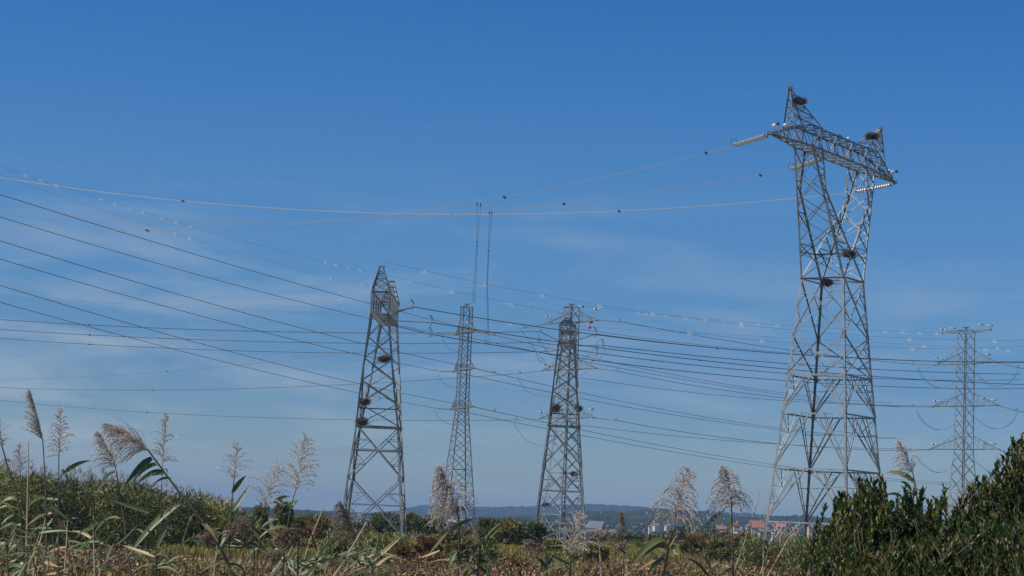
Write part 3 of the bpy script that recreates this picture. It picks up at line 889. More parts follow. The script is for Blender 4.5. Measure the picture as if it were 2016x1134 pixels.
# droppers from the twin conductors down to the slim tower
def dropper(label, tops, pts, Y, r=.022):
    root = thing('dropper_cable', label, 'cable', at(*tops[0], Y), 'vertical dropper cables')
    for k, tp in enumerate(tops):
        m = MB(); q = [at(tp[0], tp[1], Y)] + [at(x + (k * 2 - 1) * o_, y, Y + i) for i, (x, y, o_) in enumerate(pts)]
        m.tube(q, r, 5); m.box(q[0], (.13, .13, .4)); m.build('conductor', WIRE, root)
    m = MB(); x, y, o_ = pts[0]
    m.tube([at(x - o_ - 1, y, Y), at(x + o_ + 1, y, Y)], .08, 5); m.build('spacer_clamp', WIRE, root)
dropper('vertical pair of cables dropping onto the top of the slim tower', [(939.5, 402), (946.5, 403)], [(939.5, 476, 1), (936.5, 530, 1.6), (931.5, 598, 2.5)], 231)
dropper('vertical pair of cables hanging free right of the slim tower', [(963.5, 419), (968, 420)], [(962, 493, .7), (959, 560, .8), (961, 640, 1), (957, 676, 3.2)], 230)

# --- six lines coming over from the left to the slim tower
BG = 'lines crossing the left sky to the slim tower'
Bs = [('highest dark line crossing the upper left sky down to the slim tower', (0, 383, 203), [(330, 481), (620, 571)], tip2[(33.3, 1)]),
      ('second dark line from the top on the left, down to the slim tower', (0, 427, 218), [(240, 500), (620, 600)], tip2[(33.3, -1)]),
      ('third dark line from the top on the left, down to the slim tower', (0, 474, 191), [(365, 583), (700, 673)], tip2[(27.1, 1)]),
      ('fourth dark line from the top on the left, down to the slim tower', (0, 510, 205), [(243, 580), (700, 697)], tip2[(27.1, -1)]),
      ('fifth line from the top at the left edge, sloping down to the slim tower', (0, 562, 173), [(278, 646), (700, 752)], tip2[(20.8, 1)]),
      ('lowest of the six sloping lines on the left, down to the slim tower', (0, 595, 188), [(347, 689), (700, 772)], tip2[(20.8, -1)])]
for k, (lb, p0, mids, p1) in enumerate(Bs):
    p1 = p1.copy()
    if k % 2:          # far side: a tension string before the tip
        px, py = [(868, 658), (866, 731), (860, 804)][k // 2]
        e = at(px, py, p1.y - 1.5)
        insulator(['pale tension string at the upper left arm of the slim tower', 'tension string at the middle left arm of the slim tower', 'tension string at the lower left arm of the slim tower'][k // 2], p1, e, .13, 14, PORC, 0, 'tension strings of the slim tower')
        p1 = e
    wire(lb, p0, mids, p1, .036 if k < 4 else .03, WIRE, .45, 0, 0, BG)
# and on past it to the right
rb = [('line leaving the near upper arm of the slim tower to the right', tip2[(33.3, 1)], [(1086, 687), (1240, 720)], (1555, 775, 480)),
      ('line leaving the far upper arm of the slim tower to the right', tip2[(33.3, -1)], [(1086, 699), (1240, 728)], (1555, 779, 486)),
      ('line leaving the near middle arm of the slim tower to the right', tip2[(27.1, 1)], [(1000, 742), (1086, 761), (1240, 792)], (1560, 846, 480)),
      ('line leaving the far middle arm of the slim tower to the right', tip2[(27.1, -1)], [(1086, 774), (1240, 801)], (1560, 849, 486)),
      ('lower right line of the slim tower, upper of the pair passing below the rest', tip2[(20.8, 1)], [(1145, 847), (1240, 865)], (1735, 941, 540)),
      ('lowest of all the lines running right from the slim tower', tip2[(20.8, -1)], [(1145, 857), (1240, 875)], (1735, 945, 546))]
for lb, p0, mids, p1 in rb:
    wire(lb, p0, mids, p1, .042, WIRE, 0, .55, 0, 'lines from the slim tower to the right')
for k, (z, px, py) in enumerate([(33.3, 975, 661), (27.1, 975, 735), (20.8, 975, 810)]):
    p = tip2[(z, 1)]
    insulator(['tension string right of the upper arm of the slim tower', 'tension string right of the middle arm of the slim tower', 'tension string right of the lower arm of the slim tower'][k], p, at(px, py, p.y + 5), .12, 14, PORC, 0, 'tension strings of the slim tower', True)

# --- leftmost tower, lines to the right
fa = [F1(-8.2, 1.2, 28.6), F1(0, 1.2, 28.6), F1(8.2, 1.2, 28.6)]
fe = [(813, 604, 266), (850, 635, 271), (848, 658, 279)]
fl = ['upper', 'middle', 'lower']
FE = [(1720, 707, 285), (1720, 741, 300), (1720, 760, 320)]
FM = [[(908, 620), (1103, 650), (1240, 667)], [(1000, 659), (1144, 680), (1240, 693.5), (1560, 726)], [(1000, 684), (1144, 706), (1240, 718), (1560, 750)]]
for k in range(3):
    e = at(*fe[k])
    insulator(f'{fl[k]} tension string on the right of the leftmost tower', fa[k], e, .12, 16, PORC, .3, 'tension strings of the leftmost tower', False)
    wire(f'{fl[k]} of the three twin lines from the leftmost tower to the right', e, FM[k], FE[k], .036, WIRE, 0, .55, .36, 'twin lines of the leftmost tower', dampers=(proj(e)[0] + 2,), spacers=([1412], [1378], [])[k])

# --- broad middle tower: three lines through it
cl_ = [F3(-7.8, -1.2, 29.3), F3(0, -1.2, 29.3), F3(7.8, -1.2, 29.3)]
crr = [F3(-7.8, 1.2, 29.3), F3(0, 1.2, 29.3), F3(7.8, 1.2, 29.3)]
CL = [((0, 629, 299), [(177, 640), (700, 655)], (1062, 652.5)), ((0, 648.6, 316), [(178, 660), (700, 675)], (1058, 674)), ((0, 666, 334), [(179, 678), (700, 695)], (1074, 692))]
CR = [((1172, 657.5), [(1240, 668), (1560, 696)], (1720, 707, 312)), ((1186, 680), [(1240, 687), (1560, 716)], (1720, 727, 325)), ((1174, 695), [(1240, 706), (1560, 734)], (1720, 745, 340))]
for k in range(3):
    e = at(*CL[k][2], cl_[k].y)
    insulator(f'{fl[k]} thick tension string left of the broad middle tower', cl_[k], e, .15, 16, PORC, .3, 'tension strings of the broad middle tower', True)
    wire(f'{fl[k]} of the three level dark lines from the left to the broad middle tower', CL[k][0], CL[k][1], e, .05, WIRE, .4, 0, .0, 'level lines to the broad middle tower', spacers=(177,))
    e = at(*CR[k][0], crr[k].y)
    insulator(f'{fl[k]} thick tension string right of the broad middle tower', crr[k], e, .14, 14, PORC, .3, 'tension strings of the broad middle tower', False)
    wire(f'{fl[k]} twin line from the broad middle tower towards the largest tower', e, CR[k][1], CR[k][2], .036, WIRE, 0, .6, .36, 'twin lines from the broad middle tower', dampers=(proj(e)[0] + 3,))

# --- double circuit tower behind it
EL = [('gently rising line from the left edge to the upper arm of the hidden tower', (0, 747, 450), [(330, 727), (700, 694), (940, 664)], (1030, 646), 34.8),
      ('almost level thin line from the left edge to the middle arm of the hidden tower', (0, 763, 450), [(300, 766), (700, 757), (900, 746)], (1022, 735.5), 27.2),
      ('lowest line on the left, above the reed plumes, ending at the hidden tower', (0, 788, 450), [(288, 811), (700, 826), (850, 829)], (1015, 827), 19.4)]
ER = [((1222, 632.5), [(1240, 636), (1560, 690)], (1796, 717)), ((1216, 731), [(1240, 737), (1560, 784)], (1796, 801)), ((1214, 828), [(1240, 834), (1560, 875)], (1790, 888))]
for k, (lb, p0, mids, pe, z) in enumerate(EL):
    tl, tr = tip4[(z, -1)], tip4[(z, 1)]
    e = at(*pe, tl.y + 2)
    insulator(f'{fl[k]} left tension string of the hidden double circuit tower', tl, e, .11, 14, PORC, 0, 'tension strings of the hidden tower', True)
    wire(lb, p0, mids, e, .04, WIRE if k else WIRE_GREY, .4, 0, 0, 'lines from the left edge to the hidden tower', spacers=((330,), (302,), (290,))[k])
    e = at(*ER[k][0], tr.y + .5)
    insulator(f'{fl[k]} right tension string of the hidden double circuit tower', tr, e, .11, 14, PORC, 0, 'tension strings of the hidden tower', True)
    z5 = (31.8, 24.8, 17.7)[k]
    t5 = tip5[(z5, -1)]
    e5 = at(*ER[k][2], t5.y)
    wire(f'{fl[k]} line from the right arms of the hidden tower to the rightmost tower', e, ER[k][1], e5, .04, WIRE, 0, 0, 0, 'lines between hidden and rightmost tower')
    insulator(f'{fl[k]} left tension string of the rightmost tower', t5, e5, .11, 14, PORC, 0, 'tension strings of the rightmost tower', True)
    t5 = tip5[(z5, 1)]
    q = [((1143, 648), [(1240, 662.5), (1560, 695)], 0), ((1140, 743), [(1240, 757.5), (1560, 790)], 0), ((1143, 837), [(1240, 849), (1560, 876)], 0)][k]
    wire(f'{fl[k]} line behind the middle towers ending at the right arms of the rightmost tower', at(*q[0], 329), q[1], t5, .036, WIRE, 0, 0, 0, 'far side lines to the rightmost tower')
    px, py = [(2006, 724), (2003, 809), (2000, 900)][k]
    e6 = at(px, py, t5.y + 1)
    insulator(f'{fl[k]} right tension string of the rightmost tower', t5, e6, .11, 14, PORC, 0, 'tension strings of the rightmost tower', True)
    wire(f'{fl[k]} line leaving the rightmost tower at the right edge of the view', e6, [], (2260, py + 34, t5.y + 15), .036, WIRE, 0, 0, 0, 'lines leaving the rightmost tower')

# --- ground wires with bird diverters
pk1, pk2 = F1(-8.4, 0, 35.5), F1(8.4, 0, 35.5)
wire('ground wire from the near peak of the leftmost tower to the right, with white spirals', pk1, [(955, 563), (1120, 588), (1240, 609), (1560, 647)], (1720, 662, 300), .022, WIRE_GREY, 0, .6, 0, GW, (), (836, 955, 1067, 1180, 1285, 1460, 1790, 1958))
wire('ground wire from the far peak of the leftmost tower to the right, with white spirals', pk2, [(890, 578), (1010, 600), (1240, 636), (1560, 670)], (1720, 684, 318), .022, WIRE_GREY, 0, .6, 0, GW, (), (805, 889, 1006, 1358, 1500, 1796, 1964))
wire('faint ground wire from the upper left to the leftmost tower, dotted with white spirals', (0, 328, 190), [(225, 395), (640, 520)], pk2, .012, WIRE_PALE, .4, 0, 0, GW, (), (50, 80, 111, 198, 225, 253, 280, 317, 345, 374, 640, 660, 684, 708))
wire('faint ground wire from the upper left passing the leftmost tower to the slim one', (0, 345, 178), [(290, 443), (650, 545)], F2(0, 0, 38), .012, WIRE_PALE, .4, 0, 0, GW, (), (343, 372, 650, 711, 730))
wire('faint upper ground wire from the left edge to the hidden double circuit tower top', (0, 565, 450), [(300, 578), (700, 596)], F4(0, 0, 37.8), .026, WIRE_GREY, .4, 0, 0, GW, (), (667, 1000, 1044))
wire('faint lower ground wire from the left edge to the peak of the broad middle tower', (0, 586, 310), [(300, 603), (700, 619)], F3(8, 0, 33), .02, WIRE_GREY, .4, 0, 0, GW, (), (172, 723, 920, 1003))
wire('faint rising ground wire low on the left, ending behind the broad middle tower', (0, 684, 450), [(149, 678), (700, 642)], F3(-8, 0, 33), .02, WIRE_GREY, .4, 0, 0, GW)
wire('ground wire between the hidden and the rightmost tower tops, hung with white spirals', F4(0, 0, 37.8), [(1240, 616), (1530, 636)], tip5[(36.9, -1)], .024, WIRE_GREY, 0, 0, 0, GW, (), (1257, 1272, 1311, 1350, 1387, 1424, 1460, 1494, 1530, 1743, 1777, 1811, 1844))
wire('faint ground wire from the broad middle tower to the right edge', F3(8, 0, 33), [(1240, 628), (1560, 660)], (2016, 690, 330), .02, WIRE_GREY, 0, .3, 0, GW, (), (1820, 1940, 1985))

# --- jumper loops
def jumper(label, pts, Y, r=.03, twin=0.):
    P = [at(x, y, Y + i * .3) for i, (x, y) in enumerate(pts)]
    Q = []
    for k in range(25):      # smooth curve through the points
        t = k / 24 * (len(P) - 1); i = min(int(t), len(P) - 2); f_ = t - i
        a, b, c, d = P[max(i - 1, 0)], P[i], P[i + 1], P[min(i + 2, len(P) - 1)]
        Q.append(.5 * ((2 * b) + (c - a) * f_ + (2 * a - 5 * b + 4 * c - d) * f_ ** 2 + (3 * b - a - 3 * c + d) * f_ ** 3))
    m = MB()
    m.tube(Q, r, 5)
    if twin: m.tube([q + Vector((twin, 0, .05)) for q in Q], r, 5)
    tag(m.build('jumper_cable', WIRE_GREY, None, Q[0]), label, 'jumper cable', 'slack jumper loops')
JL = [('upper jumper loop left of the slim tower', [(870, 662), (874, 674), (886, 687), (905, 694)], 336), ('middle jumper loop left of the slim tower', [(864, 735), (868, 748), (880, 759), (899, 765)], 336),
      ('lower jumper loop left of the slim tower', [(856, 806), (862, 820), (874, 831), (893, 837)], 336),
      ('upper jumper loop left of the hidden double circuit tower', [(1024, 648), (1040, 668), (1052, 690), (1084, 722)], 328), ('middle jumper loop left of the hidden double circuit tower', [(1018, 738), (1026, 756), (1044, 774), (1084, 782)], 328),
      ('lower jumper loop left of the hidden double circuit tower', [(1012, 832), (1020, 848), (1038, 868), (1066, 879)], 328),
      ('jumper loop from the near string of the broad middle tower', [(1058, 655), (1066, 676), (1078, 694), (1098, 710)], 297), ('jumper loop from the middle string of the broad middle tower', [(1048, 674), (1054, 692), (1062, 710), (1078, 720)], 305),
      ('steep jumper cable right of the middle towers, upper one', [(1180, 666), (1170, 686), (1156, 702), (1142, 712)], 297), ('steep jumper cable right of the middle towers, lower one', [(1192, 688), (1180, 708), (1164, 726), (1141, 740)], 322),
      ('upper left jumper loop of the rightmost tower', [(1806, 724), (1816, 744), (1840, 762), (1860, 762), (1880, 752)], 337), ('middle left jumper loop of the rightmost tower', [(1803, 808), (1814, 828), (1836, 844), (1858, 845), (1879, 835)], 337),
      ('lower left jumper loop of the rightmost tower', [(1800, 896), (1818, 916), (1838, 929), (1856, 929), (1872, 918)], 337), ('upper right jumper loop of the rightmost tower', [(2004, 728), (1990, 750), (1968, 760), (1945, 757), (1921, 736)], 331),
      ('middle right jumper loop of the rightmost tower', [(2002, 812), (1990, 832), (1970, 843), (1945, 842), (1919, 822)], 331), ('lower right jumper loop of the rightmost tower', [(2000, 903), (1988, 922), (1966, 932), (1944, 928), (1917, 906)], 331)]
for k, (lb, p, Y) in enumerate(JL): jumper(lb, p, Y, .03 if k < 10 else .028, 0 if k < 10 else .2)

# --- bird deterrents on the arms
def deterrent(label, px, py, Y, yaw, h=1.1, arm=.55, rc=.17):
    if Y > 230: arm, rc = arm * .75, rc * .78
    b = at(px, py, Y)
    t = thing('bird_deterrent', label, 'bird deterrent', b, 'spinning bird deterrents on the towers')
    m = MB(); m.tube([b, b + Vector((0, 0, h))], .035, 5); m.build('mast', STEEL, t)
    m = MB(); tp = b + Vector((0, 0, h))
    cups = []
    for k in range(3):
        a = yaw + k * 2 * math.pi / 3; e = tp + Vector((math.cos(a), math.sin(a), 0)) * arm
        m.tube([tp, e], .025, 4); cups.append(e)
    ro = m.build('rotor', STEEL, t)
    for k, e in enumerate(cups):
        m = MB(); m.ball(e, rc, 8, 6); m.build('cup', WHITEPL if k < 2 else WIRE, ro)  # third cup dark all over: its shaded side is put into the colour
DT = [('bird deterrent with two white cups above the near tip of the largest crossarm', 1533, 266, 189, .2, 1.0, .6, .19), ('bird deterrent on top of the middle of the largest crossarm', 1645, 283, 198, 1.1, .75, .5, .17),
      ('bird deterrent with a flat rotor right of the middle of the largest crossarm', 1658, 288, 200, .1, .85, .6, .15), ('white bird deterrent at the far tip of the largest crossarm', 1757, 354, 211, 1.4, .9, .45, .19),
      ('bird deterrent on the upper left arm of the hidden tower', 1078, 637, 328, .6, 1.2, .5, .19), ('bird deterrent at the upper right arm tip of the hidden tower', 1174, 622, 321, .4, 1.1, .5, .2),
      ('bird deterrent on the top right beam of the hidden tower', 1146, 616, 322, .9, 1.0, .5, .2), ('bird deterrent on the middle left arm of the hidden tower', 1074, 732, 328, .3, 1.2, .5, .18), ('bird deterrent on the middle right arm of the hidden tower', 1165, 722, 321, 1.3, 1.0, .5, .19),
      ('bird deterrent on the lower left arm of the hidden tower', 1066, 826, 328, .5, 1.2, .5, .19), ('bird deterrent on the lower right arm of the hidden tower', 1165, 820, 321, .8, 1.2, .5, .19),
      ('bird deterrent at the left end of the top bar of the rightmost tower', 1856, 659, 337, .2, .9, .5, .18), ('bird deterrent left of the middle of the top bar of the rightmost tower', 1876, 657, 336, 1.2, .9, .5, .18),
      ('tall bird deterrent right of the middle of the top bar of the rightmost tower', 1932, 652, 332, .7, 1.1, .5, .17), ('bird deterrent at the right end of the top bar of the rightmost tower', 1950, 652, 331, 1.0, .9, .5, .18),
      ('bird deterrent on the upper left arm of the rightmost tower', 1846, 716, 338, .4, 1.0, .5, .17), ('bird deterrent on the upper right arm of the rightmost tower', 1946, 711, 331, .9, 1.1, .5, .18),
      ('bird deterrent at the tip of the middle left arm of the rightmost tower', 1842, 801, 338, .2, 1.0, .5, .17), ('bird deterrent on the inner middle left arm of the rightmost tower', 1864, 800, 337, 1.5, .8, .4, .17), ('bird deterrent on the middle right arm of the rightmost tower', 1937, 797, 331, .6, 1.1, .5, .18),
      ('bird deterrent at the tip of the middle right arm of the rightmost tower', 1957, 798, 330, 1.2, .9, .45, .16), ('bird deterrent on the lower left arm of the rightmost tower', 1838, 885, 338, .3, .9, .5, .18), ('bird deterrent on the lower right arm of the rightmost tower', 1938, 884, 331, .5, .9, .5, .18), ('bird deterrent at the tip of the lower right arm of the rightmost tower', 1956, 884, 330, 1.1, .9, .5, .18)]
for d in DT: deterrent(*d)
# red marker balls under the hidden tower's upper right arm
c = at(1161, 644, 321); t = thing('marker_ball', 'bright red ball hanging under the upper right arm beside the broad middle tower', 'marker ball', c)
m = MB(); m.ball(c, .27, 10, 8); m.build('ball', REDPL, t)
m = MB(); m.tube([c + Vector((0, 0, .2)), at(1160.5, 629, 321)], .03, 5); m.build('hanger', WIRE, t)
c = at(1165.5, 634, 321.4); t = thing('marker_ball', 'small dull purple ball on a bracket just above the red ball', 'marker ball', c)
m = MB(); m.ball(c, .18, 10, 8); m.build('ball', REDPL, t)
m = MB(); m.tube([c, at(1163, 637, 321.4), at(1162, 627, 321.4)], .09, 6); m.build('bracket', WIRE, t)
# ------------------------------------------------------------------ vegetation
CANE = mat_leaf('cane_leaves', [(0.059, 0.067, 0.022), (0.123, 0.139, 0.039), (0.223, 0.222, 0.060), (0.409, 0.323, 0.106)], .25)
CANEB = mat_leaf('bright_cane_leaves', [(0.046, 0.078, 0.019), (0.092, 0.132, 0.032), (0.158, 0.192, 0.049), (0.251, 0.228, 0.086)], .3)
OLIVE = mat_leaf('olive_foliage', [(0.088, 0.083, 0.023), (0.162, 0.139, 0.037), (0.248, 0.186, 0.051), (0.349, 0.232, 0.084)], .2, .7)
DARKG = mat_leaf('dark_green_foliage', [(0.041, 0.060, 0.022), (0.090, 0.118, 0.035), (0.165, 0.179, 0.055), (0.288, 0.238, 0.079)], .2, .6)
RUST = mat_leaf('rust_brown_foliage', [(0.081, 0.041, 0.022), (0.146, 0.073, 0.036), (0.211, 0.114, 0.049), (0.260, 0.163, 0.073)], .2, .8)
DRY = mat_leaf('dry_leaves', [(0.036, 0.021, 0.011), (0.121, 0.071, 0.030), (0.290, 0.176, 0.072), (0.484, 0.327, 0.149), (0.678, 0.532, 0.310)], .3, .7)
GRASSY = mat_leaf('yellow_green_grass', [(0.171, 0.153, 0.032), (0.279, 0.252, 0.047), (0.378, 0.324, 0.072)], .3, .8)
GRASSB = mat_leaf('brown_grass', [(0.123, 0.088, 0.043), (0.211, 0.150, 0.068), (0.299, 0.229, 0.105)], .3, .8)
BUSH = mat_leaf('glossy_bush_leaves', [(0.016, 0.031, 0.012), (0.038, 0.069, 0.019), (0.069, 0.111, 0.030), (0.134, 0.144, 0.034), (0.332, 0.230, 0.059)], .36, .5)
BARK = mat_plain('bark', (.11, .09, .07), .9, 0, .3, 6)
STEMG = mat_plain('green_brown_reed_stem', (.085, .085, .05), .6, 0, .3, 4)
STEMD = mat_plain('dry_reed_stem', (.42, .33, .22), .7, 0, .25, 4)
REEDL = mat_leaf('reed_blades', [(0.037, 0.062, 0.020), (0.075, 0.110, 0.035), (0.137, 0.168, 0.062), (0.245, 0.239, 0.108), (0.361, 0.239, 0.108)], .3, .45)
PLUME = mat_leaf('reed_plume', [(0.335, 0.277, 0.245), (0.525, 0.459, 0.422), (0.693, 0.641, 0.603), (0.771, 0.780, 0.780)], .42, .8)
PLUMEB = mat_leaf('brown_reed_plume', [(0.154, 0.109, 0.082), (0.273, 0.200, 0.152), (0.408, 0.319, 0.244), (0.561, 0.474, 0.365)], .3, .8)

def blades(name, px0, px1, Y0, Y1, n, h, w, lean, mat, parent, seed, origin=None, z0=None, base=None):
    """upright grass or cane leaves standing on the ground between two depths"""
    g = np.random.default_rng(seed)
    Y = g.uniform(Y0, Y1, n); px = g.uniform(px0, px1, n)
    if name == 'brown_field_grass':
        k_ = (px > 300) | (Y > 160); px, Y = px[k_], Y[k_]; n = len(px)
    P = np.array([ground_at(a, b) for a, b in zip(px, Y)])
    if z0 is not None: P[:, 2] += z0(px, g)
    d = unit(np.concatenate([g.normal(0, lean, (n, 2)), np.ones((n, 1))], 1))
    return leaf_mesh(name, P, d, unit(g.normal(size=(n, 3))), g.uniform(.55, 1.2, n) * h, g.uniform(.6, 1.2, n) * w, np.clip(g.normal(.5, .25, n), 0, 1), mat, parent, origin, .1)

tag(blades('brown_field_grass', -250, 2250, 105, 230, 26000, .62, .10, .3, GRASSB, None, 41, (0, 0, 0)), kind='stuff')
def strips():
    o = []
    g = np.random.default_rng(42)
    S = [(310, 620, 119, 152, 4600), (590, 700, 128, 160, 1600), (960, 1130, 165, 215, 6500), (1110, 1340, 175, 265, 11000), (1310, 1460, 215, 330, 5000), (790, 870, 150, 200, 1600)]
    Pp, T = [], []
    for a, b, y0, y1, n in S:
        for p, y in zip(g.uniform(a, b, n), g.uniform(y0, y1, n)): Pp.append(ground_at(p, y))
    Pp = np.array(Pp); n = len(Pp)
    d = unit(np.concatenate([g.normal(0, .25, (n, 2)), np.ones((n, 1))], 1))
    return leaf_mesh('yellow_field_grass', Pp, d, unit(g.normal(size=(n, 3))), g.uniform(.35, .75, n), g.uniform(.12, .26, n), g.uniform(0, 1, n), GRASSY, None, (0, 0, 0), .1)
tag(strips(), kind='stuff')
tag(blades('far_field_grass', 480, 2250, 220, 620, 16000, .8, .22, .35, GRASSB, None, 43, (0, 0, 0)), kind='stuff')

def shrub(label, px, ytop, wpx, Y, mat, seed, n=3600, leaf=(.26, .13), cat='shrub', name='shrub', group=None, spire=False, depth=None, flat=1.0, low=.0):
    g = np.random.default_rng(seed)
    c = ground_at(px, Y); top = at(px, ytop, Y); H_ = top.z; w = wpx * Y / F / 2; dp = (depth or 1.0) * w
    t = thing(name, label, cat, c, group)
    k = 26
    th = g.uniform(0, 2 * math.pi, k); rr = np.sqrt(g.uniform(0, 1, k))
    zz = g.uniform(.12, .86, k)
    env = np.sqrt(np.clip(1 - ((zz - .35) / .68) ** 2, .05, 1)) if not spire else np.clip(1.05 - zz, .1, 1)
    cc = np.stack([c.x + np.cos(th) * rr * w * .8 * env, c.y + np.sin(th) * rr * dp * .8 * env, H_ * zz], 1)
    sz = g.uniform(.16, .34, k)[:, None] * np.array([[w, dp, H_ * .55]])
    ci = g.integers(0, k, n)
    q = unit(g.normal(size=(n, 3))) * g.uniform(.35, 1.0, (n, 1))
    P = cc[ci] + q * sz[ci]
    P[:, 2] = np.clip(P[:, 2], .05, H_ * 1.02)
    D = unit(q * .7 + g.normal(0, .5, (n, 3)) + [0, 0, .5])
    tone = np.clip(g.normal(0, .2, n) + g.uniform(.2, .75, k)[ci], 0, 1)
    m = MB()
    for i in range(0, k, 2):
        b0 = c + Vector((g.normal() * .15 * w, g.normal() * .15 * w, -.1))
        e = Vector(cc[i]); mid = lerp(b0, e, .5) + Vector((0, 0, .12 * H_))
        m.tube([b0, mid, e], [.07, .045, .015], 5)
    m.build('stem', BARK, t)
    leaf_mesh('foliage', P, D, unit(g.normal(size=(n, 3))), g.uniform(.6, 1.3, n) * leaf[0], g.uniform(.6, 1.3, n) * leaf[1], tone, mat, t)
    return t
TG = 'trees behind the leftmost tower'
SH = [('dark spired tree between the reed plumes left of the leftmost tower', 512, 990, 64, 152, DARKG, 'tree', 'tree', None, True),
      ('rounded dark tree right of the spired one, behind a reed plume', 555, 986, 50, 158, DARKG, 'tree', 'tree', None, False),
      ('low olive tree left of the bright green cane clump', 612, 1016, 86, 200, OLIVE, 'tree', 'tree', TG, False),
      ('dark low tree behind the left leg base of the leftmost tower', 690, 1030, 70, 300, DARKG, 'tree', 'tree', TG, False),
      ('dark tree inside the base of the leftmost tower', 755, 1012, 66, 290, DARKG, 'tree', 'tree', TG, False),
      ('blue green tree touching the right leg of the leftmost tower', 806, 1013, 52, 310, CANE, 'tree', 'tree', TG, False),
      ('broad dark green tree between the leftmost and the slim tower', 842, 1009, 66, 300, DARKG, 'tree', 'tree', TG, False),
      ('bluish tussock of cane at the right foot of the leftmost tower', 782, 1046, 50, 160, CANE, 'cane clump', 'cane_clump', None, False),
      ('rust brown bush right of the foot of the leftmost tower', 838, 1058, 66, 136, RUST, 'shrub', 'shrub', None, False),
      ('low rust coloured bush in front of the rust brown one', 800, 1078, 60, 118, RUST, 'shrub', 'shrub', None, False),
      ('yellowish low bush below the leftmost tower', 738, 1068, 64, 120, OLIVE, 'shrub', 'shrub', None, False),
      ('dark willow bush behind the long reed leaves, left of the willow row', 962, 1022, 62, 205, DARKG, 'shrub', 'shrub', 'willow row before the middle tower', False),
      ('tallest willow bush in the middle of the willow row', 1006, 1022, 74, 200, CANE, 'shrub', 'shrub', 'willow row before the middle tower', False),
      ('right hand willow bush at the foot of the broad middle tower', 1048, 1030, 58, 210, DARKG, 'shrub', 'shrub', 'willow row before the middle tower', False),
      ('low willow bush in front of the broad middle tower', 1092, 1066, 60, 170, CANE, 'shrub', 'shrub', 'willow row before the middle tower', False),
      ('olive scrub bush right of the broad middle tower', 1168, 1074, 74, 150, OLIVE, 'shrub', 'shrub', None, False),
      ('olive bush below the slim tower among reed leaves', 908, 1060, 84, 125, OLIVE, 'shrub', 'shrub', None, False),
      ('dark olive bush under the long reed leaves', 960, 1068, 60, 92, DARKG, 'shrub', 'shrub', None, False),
      ('brownish bush under the wide reed plume on the right', 1290, 1068, 90, 230, OLIVE, 'shrub', 'shrub', None, False),
      ('pale olive bush right of the wide reed plume', 1378, 1050, 84, 215, OLIVE, 'shrub', 'shrub', None, False),
      ('dark bush left of the umbrella-shaped plume stem', 1415, 1060, 60, 175, DARKG, 'shrub', 'shrub', None, False),
      ('dark brown round bush right of the umbrella-shaped plume stem', 1462, 1046, 44, 190, OLIVE, 'shrub', 'shrub', None, False),
      ('dark scrub bush between the bare dry stalks', 1500, 1092, 80, 60, RUST, 'shrub', 'shrub', None, False),
      ('dark scrub bush left of the glossy bush', 1568, 1092, 70, 58, DARKG, 'shrub', 'shrub', None, False),
      ('low brown brush at the left edge of the field', 425, 1066, 60, 142, RUST, 'shrub', 'shrub', None, False),
      ('dry corn coloured brush strip right of the drooping brown plumes', 618, 1042, 70, 165, RUST, 'shrub', 'shrub', None, False)]
SH += [('olive scrub bush filling the gap left of the rust brown bush', 772, 1066, 84, 128, OLIVE, 'shrub', 'shrub', None, False),
       ('low straw coloured brush left of the bright green cane clump', 590, 1072, 90, 135, RUST, 'shrub', 'shrub', None, False),
       ('olive brush behind the dense hanging brown plume', 560, 1052, 70, 160, OLIVE, 'shrub', 'shrub', None, False),
       ('greenish brush at the feet of the slim tower', 890, 1046, 70, 190, OLIVE, 'shrub', 'shrub', None, False),
       ('long low brown brush at the bottom under the slim tower', 860, 1088, 110, 105, RUST, 'shrub', 'shrub', None, False),
       ('dry brown brush right of the dark olive bush', 1006, 1098, 80, 110, OLIVE, 'shrub', 'shrub', None, False),
       ('tall ragged grey green brush at the right end of the thicket', 470, 1014, 70, 130, OLIVE, 'shrub', 'shrub', None, False),
       ('brownish ragged brush at the foot of the thicket', 400, 1030, 80, 126, OLIVE, 'shrub', 'shrub', None, False)]
for i, (lb, px, yt, wp, Y, mt, cat, nm, gp, sp) in enumerate(SH):
    if nm == 'cane_clump': continue
    s = Y / 150
    shrub(lb, px, yt, wp, Y, mt, 500 + i, 4200 if wp > 60 else 3200, (.30 * s, .12 * s), cat, nm, gp, sp)

